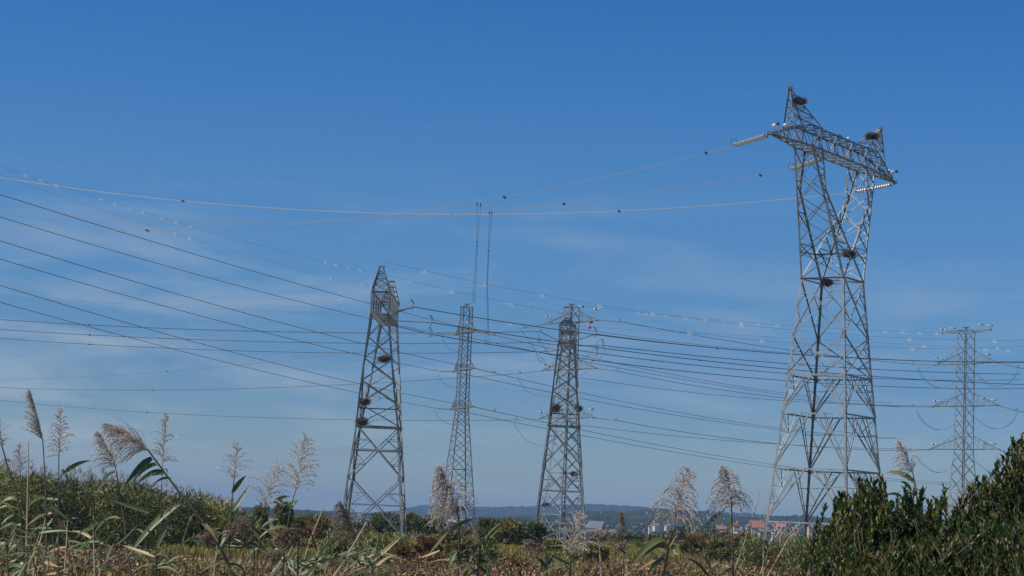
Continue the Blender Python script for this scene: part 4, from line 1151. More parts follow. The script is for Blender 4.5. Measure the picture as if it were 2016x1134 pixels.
def cane_clump(label, px, ytop, wpx, Y, mat, seed, n=60, nl=16, L_=.65, group=None, w=.06, name='cane_clump'):
    """a stand of leafy cane: stems and arching leaves"""
    g = np.random.default_rng(seed)
    c = ground_at(px, Y); t = thing(name, label, 'cane clump', c, group)
    ms, B, D, Nn, LL, WW, T = MB(), [], [], [], [], [], []
    for i in range(n):
        p = ground_at(px + g.normal() * wpx * .25, Y + g.uniform(-1.5, 1.5)); top = at(px, ytop, Y).z * g.uniform(.55, 1.02)
        lean = Vector((g.normal() * .12, g.normal() * .12, 1)); e = p + lean * top
        ms.tube([p, e], [.022, .01], 4)
        for k in range(nl):
            f_ = g.uniform(.15, 1.0); a = g.uniform(0, 2 * math.pi); b = p + lean * top * f_
            l = L_ * g.uniform(.6, 1.2); o = np.array([math.cos(a), math.sin(a), 0])
            B.append(b); D.append(o * .6 + [0, 0, .75]); LL.append(l * .55); T.append(g.uniform(.1, 1))
            tip = np.array(b) + unit(o * .6 + np.array([0, 0, .75])) * l * .5
            B.append(tip); D.append(o * .8 + [0, 0, -.5 - g.uniform(0, .8)]); LL.append(l * .6); T.append(T[-1])
    B = np.array(B); nn = len(B)
    leaf_mesh('foliage', B, np.array(D), unit(g.normal(0, .4, (nn, 3)) + [0, 0, 1]), np.array(LL), w * g.uniform(.7, 1.3, nn), np.array(T), mat, t)
    ms.build('stem', STEMG, t)
    return t
CG = 'leafy cane clumps in the field'
cane_clump('bright green cane clump left of the leftmost tower base', 664, 1036, 48, 118, CANEB, 61, 34, 18, .75, CG, .085)
cane_clump('bright green cane clump under the leftmost tower base', 726, 1048, 60, 116, CANEB, 62, 30, 16, .7, CG, .08)
cane_clump('bluish tussock of cane at the right foot of the leftmost tower', 776, 1052, 44, 160, CANE, 63, 40, 14, .8, CG, .11)
cane_clump('yellow green cane stand beneath the largest tower, left half', 1500, 1046, 90, 135, CANEB, 64, 80, 14, .7, CG, .08)
cane_clump('yellow green cane stand beneath the largest tower, right half', 1580, 1052, 80, 132, CANEB, 65, 70, 14, .7, CG, .08)
cane_clump('dull green cane patch at the foot of the broad middle tower', 1140, 1074, 60, 150, CANE, 66, 40, 12, .7, CG, .1)
cane_clump('dark green cane patch behind the right dry stalks', 620, 1064, 56, 150, CANE, 67, 36, 12, .7, CG, .1)

# the dark thicket of cane on the left: a mass nobody could count
def thicket():
    g = np.random.default_rng(71)
    X = [-420, 0, 60, 160, 210, 260, 300, 340, 380, 420, 450, 480, 500]
    Yt = [915, 926, 934, 938, 946, 952, 962, 970, 978, 990, 1000, 1016, 1040]
    Yd0, Yd1 = 124, 146
    n = 52000
    px = g.uniform(-420, 498, n); Yy = g.uniform(Yd0, Yd1, n)
    P = np.array([ground_at(a, b) for a, b in zip(px, Yy)])
    xs = np.linspace(-450, 520, 200)
    topz = np.array([at(a, np.interp(a, X, Yt), Yd0 + 4).z for a in xs])
    lump = np.interp(px, np.linspace(-450, 520, 120), g.uniform(.86, 1.04, 120))
    H_ = np.interp(px, xs, topz) * lump
    f_ = g.uniform(0, 1, n) ** .7
    P[:, 2] = f_ * H_ * (1 - .03 * np.abs(g.normal(size=n)))
    up = g.uniform(-.7, 1.3, (n, 1))
    D = unit(np.concatenate([g.normal(0, .7, (n, 2)), up], 1))
    tone = np.clip(g.normal(.22, .2, n) + .42 * np.interp(px, np.linspace(-450, 520, 36), g.uniform(-.5, .8, 36)) + .12 * np.sin(P[:, 2] * 2.1 + px * .05), 0, 1)
    k = 340                       # pale plume heads standing out of the top
    hp = g.uniform(-420, 470, k); hy = g.uniform(Yd0, Yd1 - 6, k)
    Q = np.array([ground_at(a, b) for a, b in zip(hp, hy)]); Q[:, 2] = np.interp(hp, xs, topz) * g.uniform(.86, 1.03, k)
    Q[:, 2] += .35
    rep = 26; el_ = unit(g.normal(size=(k * rep, 3))) * g.uniform(.2, 1, (k * rep, 1)) * np.repeat(g.uniform(.7, 1.3, (k, 1)), rep, 0) * [.12, .12, .34]
    Q = np.repeat(Q, rep, 0) + el_; DQ = unit(g.normal(0, .3, (k * rep, 3)) + [-.1, 0, 1])
    o = leaf_mesh('cane_thicket', P, D, unit(g.normal(size=(n, 3))), g.uniform(.4, .9, n), g.uniform(.05, .12, n), tone, CANE, None, (0, 0, 0))
    tag(o, kind='stuff')
    o = leaf_mesh('thicket_plumes', Q, DQ, unit(g.normal(size=(k * rep, 3))), g.uniform(.1, .22, k * rep), g.uniform(.03, .06, k * rep), g.uniform(.1, .8, k * rep), PLUME, None, (0, 0, 0), .3)
    tag(o, kind='stuff')
    core = MB()  # folded solid sheets inside the leaves, in one dark leaf tone
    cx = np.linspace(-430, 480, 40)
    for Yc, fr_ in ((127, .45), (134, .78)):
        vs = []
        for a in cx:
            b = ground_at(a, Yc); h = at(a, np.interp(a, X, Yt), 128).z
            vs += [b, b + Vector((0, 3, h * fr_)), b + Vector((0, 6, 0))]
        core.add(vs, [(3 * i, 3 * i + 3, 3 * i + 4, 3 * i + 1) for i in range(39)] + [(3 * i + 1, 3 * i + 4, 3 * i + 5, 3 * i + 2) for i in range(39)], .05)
    tag(core.build('thicket_core', CANE, None, (0, 0, 0)), kind='stuff')
thicket()

# dry brambles across the foreground: leaves and twigs over a bumpy mound
def brambles():
    g = np.random.default_rng(81)
    ph = g.uniform(0, 6, 8)
    def hgt(x, y):
        u = x / y
        lowpx = np.interp(u, [-.25, -.19, -.13, -.05, 0, .06, .14], [84, 88, 96, 84, 78, 68, 66]) + (45 - y) * 2.7
        e = 3 - lowpx * y / 4000 - .05
        e = e + .045 * np.sin(x * .9 + ph[0]) + .04 * np.sin(x * 2.3 + y * .7 + ph[1]) + .05 * np.sin(y * 1.9 - x * .6 + ph[2])
        return e + .04 * np.sin(x * 5.1 + y * 2.2 + ph[3])
    n = 78000
    y = 19 + 26 * g.uniform(0, 1, n) ** 1.25; x = g.uniform(-.30, .30, n) * y
    z = hgt(x, y) - np.abs(g.normal(0, .13, n)) + .03 * g.normal(size=n)
    d = unit(g.normal(size=(n, 3)) + [0, 0, .25])
    s = g.uniform(.55, 1.35, n)
    tone = np.clip(g.beta(1.3, 1.5, n) + .15 * np.sin(x * 1.7) * np.sin(y * .8), 0, 1)
    o = leaf_mesh('dry_brambles', np.stack([x, y, z], 1), d, unit(g.normal(size=(n, 3))), .06 * s, .034 * s, tone, DRY, None, (0, 0, 0), .35)
    tag(o, kind='stuff')
    k = 3800
    y = 19 + 24 * g.uniform(0, 1, k); x = g.uniform(-.30, .30, k) * y
    z = hgt(x, y) - .25
    d = unit(g.normal(0, .6, (k, 3)) + [0, 0, 1])
    o = leaf_mesh('bramble_twigs', np.stack([x, y, z], 1), d, unit(g.normal(size=(k, 3))), g.uniform(.25, .55, k), .012, g.uniform(0, .75, k), DRY, None, (0, 0, 0), .4)
    tag(o, kind='stuff')
    cen = [(-.06, 24), (.012, 23), (.045, 30), (.07, 27), (.135, 25), (.15, 33), (-.20, 22), (-.24, 28), (-.155, 34), (.10, 36)]
    k = 9500
    ci = g.integers(0, len(cen), k); cc = np.array(cen)[ci]
    y = cc[:, 1] + g.normal(0, 1.5, k); x = (cc[:, 0] + g.normal(0, .012, k)) * y
    z = hgt(x, y) - np.abs(g.normal(0, .10, k)) + .08
    o = leaf_mesh('green_bramble_leaves', np.stack([x, y, z], 1), unit(g.normal(size=(k, 3)) + [0, 0, .3]), unit(g.normal(size=(k, 3))), g.uniform(.04, .085, k), g.uniform(.025, .045, k), np.clip(g.normal(.4, .25, k), 0, 1), OLIVE, None, (0, 0, 0), .3)
    tag(o, kind='stuff')
    nx, ny = 90, 60
    vs = []
    for j in range(ny):
        yy = 18.5 + 27 * j / (ny - 1)
        for i in range(nx):
            xx = (-.33 + .66 * i / (nx - 1)) * yy
            edge = 0 if j in (0, ny - 1) or i in (0, nx - 1) else 1
            vs.append((xx, yy, (hgt(xx, yy) - .17 + g.normal() * .035) * edge))
    b = MB(); b.add(vs, [(j * nx + i, j * nx + i + 1, (j + 1) * nx + i + 1, (j + 1) * nx + i) for j in range(ny - 1) for i in range(nx - 1)], .08)
    tag(b.build('bramble_mound', DRY, None, (0, 0, 0)), kind='stuff')
brambles()

# ------------------------------------------------------------------ reeds close to the camera
def ribbon(mb, pts, w, nrm, tone):
    """a folded blade along pts, broadest a third of the way up"""
    k = len(pts); vs = []
    for i, p in enumerate(pts):
        t = i / (k - 1); ww = w * (.5 + .5 * min(1, t * 5)) * (1 - max(0, (t - .3) / .7) ** 1.7) + .0008
        d = (pts[min(i + 1, k - 1)] - pts[max(i - 1, 0)]).normalized()
        s = d.cross(nrm).normalized(); q = s.cross(d)
        vs += [p - s * ww * .5 + q * ww * .16, p, p + s * ww * .5 + q * ww * .16]
    fs = []
    for i in range(k - 1): fs += [(3 * i, 3 * i + 1, 3 * i + 4, 3 * i + 3), (3 * i + 1, 3 * i + 2, 3 * i + 5, 3 * i + 4)]
    mb.add(vs, fs, tone)
def reed_leaf(parent, Y, x0, y0, x1, y1, w=9, sag=8, tone=.45, g=None, dy=None):
    """blade from where it leaves the stem (x0,y0) to its tip (x1,y1), arched up by sag"""
    g = g or random
    dd = dy if dy is not None else g.uniform(-.14, .14)
    a, b = at(x0, y0, Y), at(x1, y1, Y + dd)
    k = 9; pts = []
    for i in range(k):
        t = i / (k - 1)
        pts.append(lerp(a, b, t) + Vector((0, 0, 4 * t * (1 - t) * sag * Y / F)))
    m = MB()
    nrm = Vector((g.uniform(-.5, .5), g.uniform(-1.0, -.35), g.uniform(.4, 1.0))).normalized()
    ribbon(m, pts, w * Y / F, nrm, tone)
    m.build('leaf', REEDL, parent, smooth=True)
def bez(a, b, c, t): return a * (1 - t) ** 2 + b * 2 * t * (1 - t) + c * t * t
def panicle(parent, Y, base, tip, spread, wind, dens, style, mat, seed, droop=.5, bow=0.):
    """a plume: central stalk, side strands that droop and lean with the wind, each carrying spikelets"""
    g = np.random.default_rng(seed); rnd = random.Random(seed)
    if style == 'umbrella': droop = 1.25
    a, c = at(*base, Y), at(*tip, Y)
    L_ = (c - a).length; ax = (c - a).normalized()
    b = lerp(a, c, .55) + Vector((bow * L_, 0, .06 * L_))
    m = MB()
    m.tube([bez(a, b, c, t / 8) for t in range(9)], [.0045 * (1 - t / 10) for t in range(9)], 4, .35)
    wv_ = Vector((wind, 0, 0)); down = Vector((0, 0, -1))
    B, D, Nn, LL, WW, T = [], [], [], [], [], []
    ns = int(64 * dens)
    for i in range(ns):
        s = ((i + rnd.random()) / ns) ** 1.25
        p = bez(a, b, c, s * .96); dl = (bez(a, b, c, min(1, s + .05)) - bez(a, b, c, max(0, s - .05))).normalized()
        ang = rnd.uniform(0, 2 * math.pi)
        x = dl.cross(Vector((0, 1, 0))).normalized(); y = dl.cross(x)
        rad = x * math.cos(ang) + y * math.sin(ang)
        if style == 'plume': op, ln = .28, L_ * (.30 * (1 - s) ** .6 + .08)
        else: op, ln = rnd.uniform(.5, 1.0) * (1 - .45 * s), L_ * (.56 * (1 - s) ** .9 * (.6 + .4 * min(1, s * 6)) + .10)
        ln *= spread * rnd.uniform(.7, 1.15)
        d = (dl * (1.0 - .35 * (1 - s)) + rad * op + wv_ * 1.0).normalized()
        q, pts = p.copy(), [p.copy()]
        for k in range(7):
            d = (d + (down * droop * (.20 + .06 * k) + wv_ * .14) * (.9 if style != 'plume' else .3)).normalized()
            q = q + d * ln / 7; pts.append(q.copy())
        m.tube(pts, [.0016] * 6 + [.0010, .0006], 3, .4, False)
        tone0 = rnd.uniform(.25, .75)
        for k in range(1, 8):
            for r_ in range(max(1, int(ln / 7 / (.011 * Y / 16) + rnd.random()))):
                f_ = rnd.random(); pp = lerp(pts[k - 1], pts[k], f_)
                dd = (pts[k] - pts[k - 1]).normalized()
                sd_ = Vector((rnd.gauss(0, 1), rnd.gauss(0, 1), rnd.gauss(0, 1) - .4)).normalized()
                B.append(pp); D.append(dd * 1.0 + sd_ * .55 + down * .15 * droop); T.append(min(1, max(0, tone0 + rnd.gauss(0, .14))))
    n = len(B)
    pm = m.build('panicle', mat, parent)
    leaf_mesh('spikelets', np.array(B), np.array(D), unit(g.normal(size=(n, 3))), g.uniform(.014, .030, n) * (Y / 16), g.uniform(.0032, .0060, n) * (Y / 16), np.array(T), mat, pm, None, .5)
def reed(label, Y, stem, pan=None, leaves=(), group='flowering reeds in the foreground', r=.008, dry=False, seed=0, cat='reed', extra=0):
    """stem: places from the top down; the stalk goes on below the picture to the ground"""
    g = random.Random(seed)
    P = [at(x, y, Y) for x, y in stem]
    if len(P) > 1: d = (P[-1] - P[-2]).normalized()
    else: d = Vector((0, 0, -1))
    last = P[-1]; foot = Vector((last.x + d.x * .8, last.y, 0))
    t = thing('reed', label, cat, foot, group)
    pts = P + [lerp(last, foot, .5) + Vector((d.x * .3, 0, 0)), foot]
    m = MB(); k = len(pts)
    m.tube(pts, [r * (.45 + .55 * min(1, i / max(1, k - 3))) for i in range(k)], 6)
    zs = last.z
    m.build('stem', STEMD if dry else STEMG, t)
    for lf in leaves: reed_leaf(t, Y, *lf, g=g)
    for i in range(extra):     # lower leaves hanging among the brambles
        z = g.uniform(.35, .95); p = lerp(P[0], last, z); x, y = proj(p)
        sx = g.choice((-1, 1)); reed_leaf(t, Y, x, y, x + sx * g.uniform(18, 70), y + g.uniform(-50, 50), g.uniform(4, 9), g.uniform(-4, 12), g.choice((.15, .3, .45, .6, .95)), g)
    if pan: panicle(t, Y, *pan, seed=seed + 1000)
    return t
RD = [
 ('leftmost reed, its plume cut by the left edge, with many leaves low down', 14, [(4, 878), (14, 915), (30, 962), (42, 1020), (50, 1134)], ((4, 880), (-6, 822), .8, -.1, .8, 'open', PLUME),
  [(20, 908, -14, 926), (16, 918, -12, 946), (24, 942, -14, 936), (34, 985, -6, 1000, 10, 10), (38, 1002, -8, 1006), (40, 1016, 2, 1034), (44, 1036, -8, 1050, 9, 10, .5)], .010, False, 3),
 ('pale feathery reed low behind the white bare stalk at the left edge', 20, [(40, 928), (42, 1000), (44, 1134)], ((40, 928), (38, 878), .95, -.05, .7, 'open', PLUME), [], .007, False, 0),
 ('bare whitish stalk near the left edge', 15, [(56, 870), (55, 940), (53, 1040), (50, 1134)], None, [], .009, True, 0),
 ('narrow closed grey plume, tallest at the left', 15, [(84, 864), (90, 960), (92, 1060), (86, 1134)], ((84, 866), (60, 772), 1.0, -.30, 1.5, 'plume', PLUME),
  [(90, 978, 52, 1002, 8, 8, .5), (90, 1012, 53, 1036, 7, 4, .55)], .009, False, 2),
 ('upright open plume on a straight stem, second tall one from the left', 15, [(116, 892), (115, 1000), (115, 1134)], ((116, 893), (119, 803), .62, 0, 1.0, 'open', PLUME),
  [(124, 934, 180, 907, 10, 6, .2), (122, 925, 144, 977, 8, 6, .55), (118, 1024, 124, 1056, 12, 0, .97), (116, 896, 78, 910, 3, 4, .4)], .008, False, 2),
 ('windswept plume blown left, on a dark leaning stem', 15, [(227, 918), (233, 950), (242, 1010), (258, 1134)], ((228, 920), (194, 852), 1.0, -.16, 1.5, 'open', PLUME),
  [(226, 930, 190, 966, 10, 8, .15), (230, 948, 188, 972, 8, 10, .25), (236, 1022, 170, 1078, 9, 22, .55), (238, 1020, 180, 1076, 7, 14, .5)], .008, False, 2),
 ('biggest windswept plume on a thick bending stem', 14, [(290, 884), (318, 922), (352, 968), (398, 1026), (440, 1090), (460, 1134)], ((290, 886), (212, 834), 1.25, -.16, 2.1, 'open', PLUME),
  [(299, 902, 244, 958, 14, 6, .15), (312, 914, 256, 956, 12, 10, .25), (324, 932, 268, 956, 14, 10, .2), (336, 943, 298, 958, 11, 6, .2), (332, 966, 300, 1000, 13, 6, .45), (350, 975, 330, 970, 8, 3, .3),
   (352, 994, 240, 1112, 14, 14, .45), (350, 1008, 308, 1064, 9, 6, .5), (382, 1012, 352, 1096, 9, 12, .5), (294, 1009, 214, 983, 9, 0, .75), (398, 1030, 428, 1068, 10, 4, .93)], .012, False, 4),
 ('slim upright plume behind the big windswept one', 17, [(320, 908), (318, 960), (316, 1050), (312, 1134)], ((320, 910), (328, 814), .62, -.02, 1.0, 'open', PLUME), [(322, 926, 331, 932, 5, 6, .3)], .006, False, 1),
 ('sparse one sided plume with a folded tan leaf below', 15, [(461, 942), (456, 990), (452, 1060), (446, 1134)], ((461, 944), (467, 872), .95, -.12, .55, 'open', PLUME),
  [(457, 970, 485, 936, 9, 3, .25), (455, 1012, 492, 954, 8, 0, .25), (450, 1042, 436, 1070, 12, 2, .96), (448, 1086, 444, 1130, 8, 0, .97)], .008, False, 3),
 ('hazy open plume left of the tallest middle reed', 17, [(519, 995), (512, 1040), (505, 1134)], ((519, 997), (550, 918), 1.1, -.05, .95, 'open', PLUME),
  [(514, 1040, 550, 1022, 9, 4, .5), (540, 992, 572, 977, 13, 4, .3), (510, 1080, 470, 1130, 9, 10, .2), (508, 1090, 560, 1112, 8, 8, .15)], .007, False, 3),
 ('tallest middle reed with a wide open feathery plume', 16, [(583, 962), (572, 1000), (564, 1050), (556, 1134)], ((583, 964), (602, 860), .95, .02, 1.2, 'open', PLUME),
  [(572, 1000, 588, 986, 9, 3, .3), (566, 1040, 508, 1062, 10, 10, .5), (562, 1060, 520, 1126, 11, 6, .6)], .008, False, 3),
 ('drooping brown plume right of the thicket, hanging low', 15, [(495, 1022), (500, 1070), (500, 1134)], ((498, 1024), (448, 1050), 1.5, -.25, 1.3, 'open', PLUMEB), [(496, 1060, 470, 1090, 7, 8, .4)], .007, False, 2),
 ('brown plume drooping over the yellow grass, left of the dense one', 15, [(432, 1046), (428, 1134)], ((434, 1048), (394, 1062), 1.6, -.2, 1.1, 'open', PLUMEB), [], .007, False, 1),
 ('dense brown plume hanging like a mop left of the cane clump', 14, [(588, 1040), (586, 1134)], ((590, 1042), (546, 1062), 1.7, -.12, 1.9, 'open', PLUMEB), [(584, 1060, 530, 1134, 9, 0, .5)], .008, False, 2),
 ('low ragged brown plume at the bottom, below the tallest middle reed', 13, [(560, 1086), (556, 1134)], ((562, 1088), (530, 1096), 2.0, -.1, 1.1, 'open', PLUMEB), [], .007, False, 2),
 ('shaggy brown plume in front of the left foot of the leftmost tower', 16, [(702, 1062), (700, 1134)], ((700, 1064), (670, 990), 1.05, -.14, 1.7, 'open', PLUMEB), [], .007, False, 1),
 ('dense pale plume covering the left legs of the slim tower', 14, [(902, 1012), (905, 1060), (900, 1134)], ((900, 1013), (866, 918), 1.2, -.10, 3.4, 'umbrella', PLUME),
  [(922, 1003, 832, 1040, 13, 10, .3), (928, 1024, 836, 1104, 13, 14, .5), (866, 1084, 822, 1099, 6, -2, .96), (930, 1049, 906, 1072, 12, 8, .3), (912, 1066, 932, 1098, 13, 6, .45), (898, 1083, 882, 1124, 12, 8, .5)], .010, False, 5),
 ('leafy reed without plume, its long leaves hanging right of the dense pale plume', 14, [(945, 1040), (944, 1090), (940, 1134)], None,
  [(946, 1042, 974, 1084, 10, 8, .55), (940, 1062, 952, 1084, 8, 3, .6), (962, 1084, 975, 1082, 8, 2, .95), (942, 1098, 990, 1112, 14, 4, .5), (930, 1112, 896, 1106, 12, 5, .55), (938, 1080, 924, 1108, 9, 2, .45), (944, 1100, 970, 1134, 10, 4, .3), (934, 1110, 900, 1140, 10, 4, .3), (915, 1118, 917, 1142, 14, 0, .5)], .009, False, 7),
 ('drooping straw coloured plume below the willow row', 15, [(1074, 1082), (1078, 1134)], ((1075, 1084), (1036, 1064), 1.5, -.16, 1.2, 'open', PLUMEB), [(1078, 1110, 1112, 1090, 7, 6, .2), (1076, 1120, 1052, 1096, 7, 4, .2)], .007, False, 3),
 ('frayed grey plume in front of the base of the broad middle tower', 15, [(1124, 1092), (1122, 1134)], ((1124, 1094), (1140, 1012), 1.3, .05, 1.2, 'open', PLUME), [(1122, 1110, 1150, 1096, 6, 4, .3)], .007, False, 3),
 ('small drooping straw plume beside the cut bare stalk', 18, [(1232, 1062), (1235, 1134)], ((1233, 1064), (1212, 1086), 1.3, -.1, .8, 'open', PLUMEB), [(1237, 1067, 1272, 1068, 11, 2, .15), (1268, 1070, 1296, 1074, 9, 4, .5)], .008, True, 1),
 ('small red brown plume far out in the field', 60, [(1228, 1048), (1228, 1066)], ((1228, 1050), (1224, 1012), .8, 0, 1.0, 'plume', PLUMEB), [], .012, False, 0),
 ('wide spreading plume left of the umbrella-shaped one', 15, [(1327, 1024), (1320, 1060), (1306, 1134)], ((1327, 1026), (1354, 922), 1.25, -.03, 2.2, 'umbrella', PLUME),
  [(1309, 1062, 1236, 1122, 15, 14, .4), (1312, 1070, 1262, 1100, 9, 6, .5), (1337, 1042, 1366, 1095, 9, 4, .5), (1306, 1096, 1276, 1130, 12, 4, .45), (1308, 1088, 1290, 1082, 8, 4, .5), (1310, 1104, 1318, 1134, 9, 0, .4)], .010, False, 5),
 ('umbrella-shaped drooping plume on a straight stem', 15, [(1440, 998), (1442, 1060), (1443, 1134)], ((1440, 1000), (1426, 918), 1.3, .02, 2.2, 'umbrella', PLUME),
  [(1391, 1036, 1430, 1002, 12, 2, .2), (1437, 1016, 1434, 1072, 15, 0, .6), (1444, 1090, 1430, 1074, 6, 3, .1), (1452, 1072, 1464, 1086, 12, 3, .5), (1446, 1118, 1462, 1134, 16, 2, .45)], .009, False, 3),
 ('windblown plume above the glossy bush, between the two right towers', 16, [(1797, 930), (1804, 965), (1808, 1010)], ((1797, 932), (1770, 868), .95, -.16, 1.0, 'open', PLUME),
  [(1800, 949, 1742, 932, 12, 8, .7), (1794, 966, 1772, 948, 9, 4, .4), (1775, 978, 1745, 975, 7, 4, .2)], .008, False, 0),
 ('pinkish plume half hidden by the bush, before the rightmost tower', 16, [(1890, 1012), (1894, 1060)], ((1890, 1014), (1912, 952), 1.25, -.03, 1.5, 'open', PLUME), [(1880, 1000, 1858, 1000, 9, 4, .5)], .008, False, 0),
 ('leaning bare straw stalk left of the leftmost tower', 15, [(640, 985), (632, 1012), (610, 1064), (590, 1134)], None, [], .007, True, 0),
 ('bare straw stalk crossing below the leftmost tower', 14, [(722, 1028), (700, 1066), (676, 1108), (658, 1134)], None, [(704, 1080, 660, 1108, 11, 4, .1), (640, 1110, 600, 1108, 8, 4, .1)], .009, True, 1),
 ('long leaning bare stalk right of the umbrella-shaped plume', 15, [(1495, 968), (1484, 1012), (1462, 1080), (1442, 1134)], None, [(1455, 1076, 1468, 1090, 14, 2, .45)], .007, True, 1),
 ('upright bare stalk in front of the left leg of the largest tower', 15, [(1506, 1000), (1504, 1060), (1502, 1134)], None, [], .007, True, 0),
 ('first of the three slanting bare stalks below the largest tower', 15, [(1520, 1064), (1506, 1104), (1496, 1134)], None, [], .006, True, 0),
 ('rightmost of the slanting bare stalks below the largest tower', 15, [(1556, 1054), (1536, 1090), (1512, 1134)], None, [], .007, True, 0),
 ('short bare stalk between umbrella-shaped plume and long leaning stalk', 15, [(1470, 1094), (1456, 1122), (1450, 1134)], None, [], .006, True, 0),
 ('cut bare stalk standing alone right of the broad middle tower', 15, [(1178, 1066), (1182, 1100), (1184, 1134)], None, [], .008, True, 0),
 ('pair of crossing dry stalks at the far left, left one', 15, [(94, 1000), (86, 1040), (74, 1086)], None, [(92, 1012, 116, 1014, 5, 3, .95)], .008, True, 1),
 ('dry stalk slanting under the folded tan leaf', 15, [(117, 1048), (104, 1090), (90, 1128)], None, [], .007, True, 0),
 ('dark upright stalk with broken top left of the windswept plume', 16, [(133, 1020), (131, 1070), (127, 1134)], None, [(134, 1022, 146, 1012, 4, 2, .1), (152, 1020, 140, 1022, 5, 1, .95)], .008, True, 2),
 ('leafy green reed shoot at the bottom left corner', 13, [(12, 1070), (16, 1134)], None, [(12, 1072, -10, 1090), (14, 1090, 40, 1074, 8, 8, .5), (14, 1100, -12, 1120), (15, 1110, 44, 1098, 8, 6, .4), (16, 1118, 50, 1126, 9, 8, .3), (14, 1080, 30, 1050, 8, 4, .2)], .008, False, 5),
 ('leafy reed shoot between windswept and big plume at the bottom', 13.5, [(305, 1070), (308, 1134)], None, [(305, 1072, 290, 1040, 8, 2, .3), (306, 1082, 330, 1040, 8, 4, .4), (306, 1090, 280, 1110, 9, 10, .2), (307, 1100, 340, 1120, 9, 10, .2)], .008, False, 6),
 ('leafy reed shoot at the bottom below the leaning straw stalk', 13.5, [(622, 1096), (620, 1134)], None, [(622, 1098, 600, 1112, 9, 8, .1), (621, 1106, 650, 1092, 9, 6, .1), (620, 1118, 604, 1140, 12, 4, .2), (621, 1110, 640, 1136, 9, 6, .4)], .008, False, 4),
 ('leafy reed shoot at the bottom left of the long stalks on the right', 13.5, [(1398, 1112), (1396, 1140)], None, [(1398, 1114, 1384, 1096, 6, 2, .3), (1397, 1120, 1420, 1108, 7, 5, .8)], .007, False, 3),
]
for i, (lb, Y, stem, pan, lv, r, dry, ex) in enumerate(RD):
    if pan:
        base, tip, sp, wd, dn, st, mt = pan
        pan = (base, tip, sp, wd, dn, st, mt)
    reed(lb, Y, stem, pan, lv, 'reeds in the foreground', r, dry, 900 + i, 'reed', ex)

# a tangle of young leafy shoots and dry stalks that nothing tells apart
gs = random.Random(77)
for i in range(32):
    x = gs.choice((gs.uniform(-10, 700), gs.uniform(-10, 480), gs.uniform(560, 760)))
    y0 = gs.uniform(1040, 1100) - (35 if x < 480 else 0) * gs.random()
    if x > 620: y0 = max(y0, 1078)
    lx = gs.uniform(-30, 30); lv = []
    for k in range(gs.randint(3, 7)):
        f_ = gs.random(); yy = lerp(y0, 1134, f_); xx = x + lx * f_; s_ = gs.choice((-1, 1))
        lv.append((xx, yy, xx + s_ * gs.uniform(12, 64), yy + gs.uniform(-46, 40), gs.uniform(3, 8), gs.uniform(-6, 10), gs.choice((.05, .1, .2, .3, .35, .45, .5, .62, .7, .95))))
    reed('young leafy reed shoot tangled among the dry brambles', gs.uniform(12.5, 19), [(x, y0), (x + lx, 1134)], None, lv, 'young reed shoots among the brambles', .006, gs.random() < .5, 1500 + i, 'reed', 0)

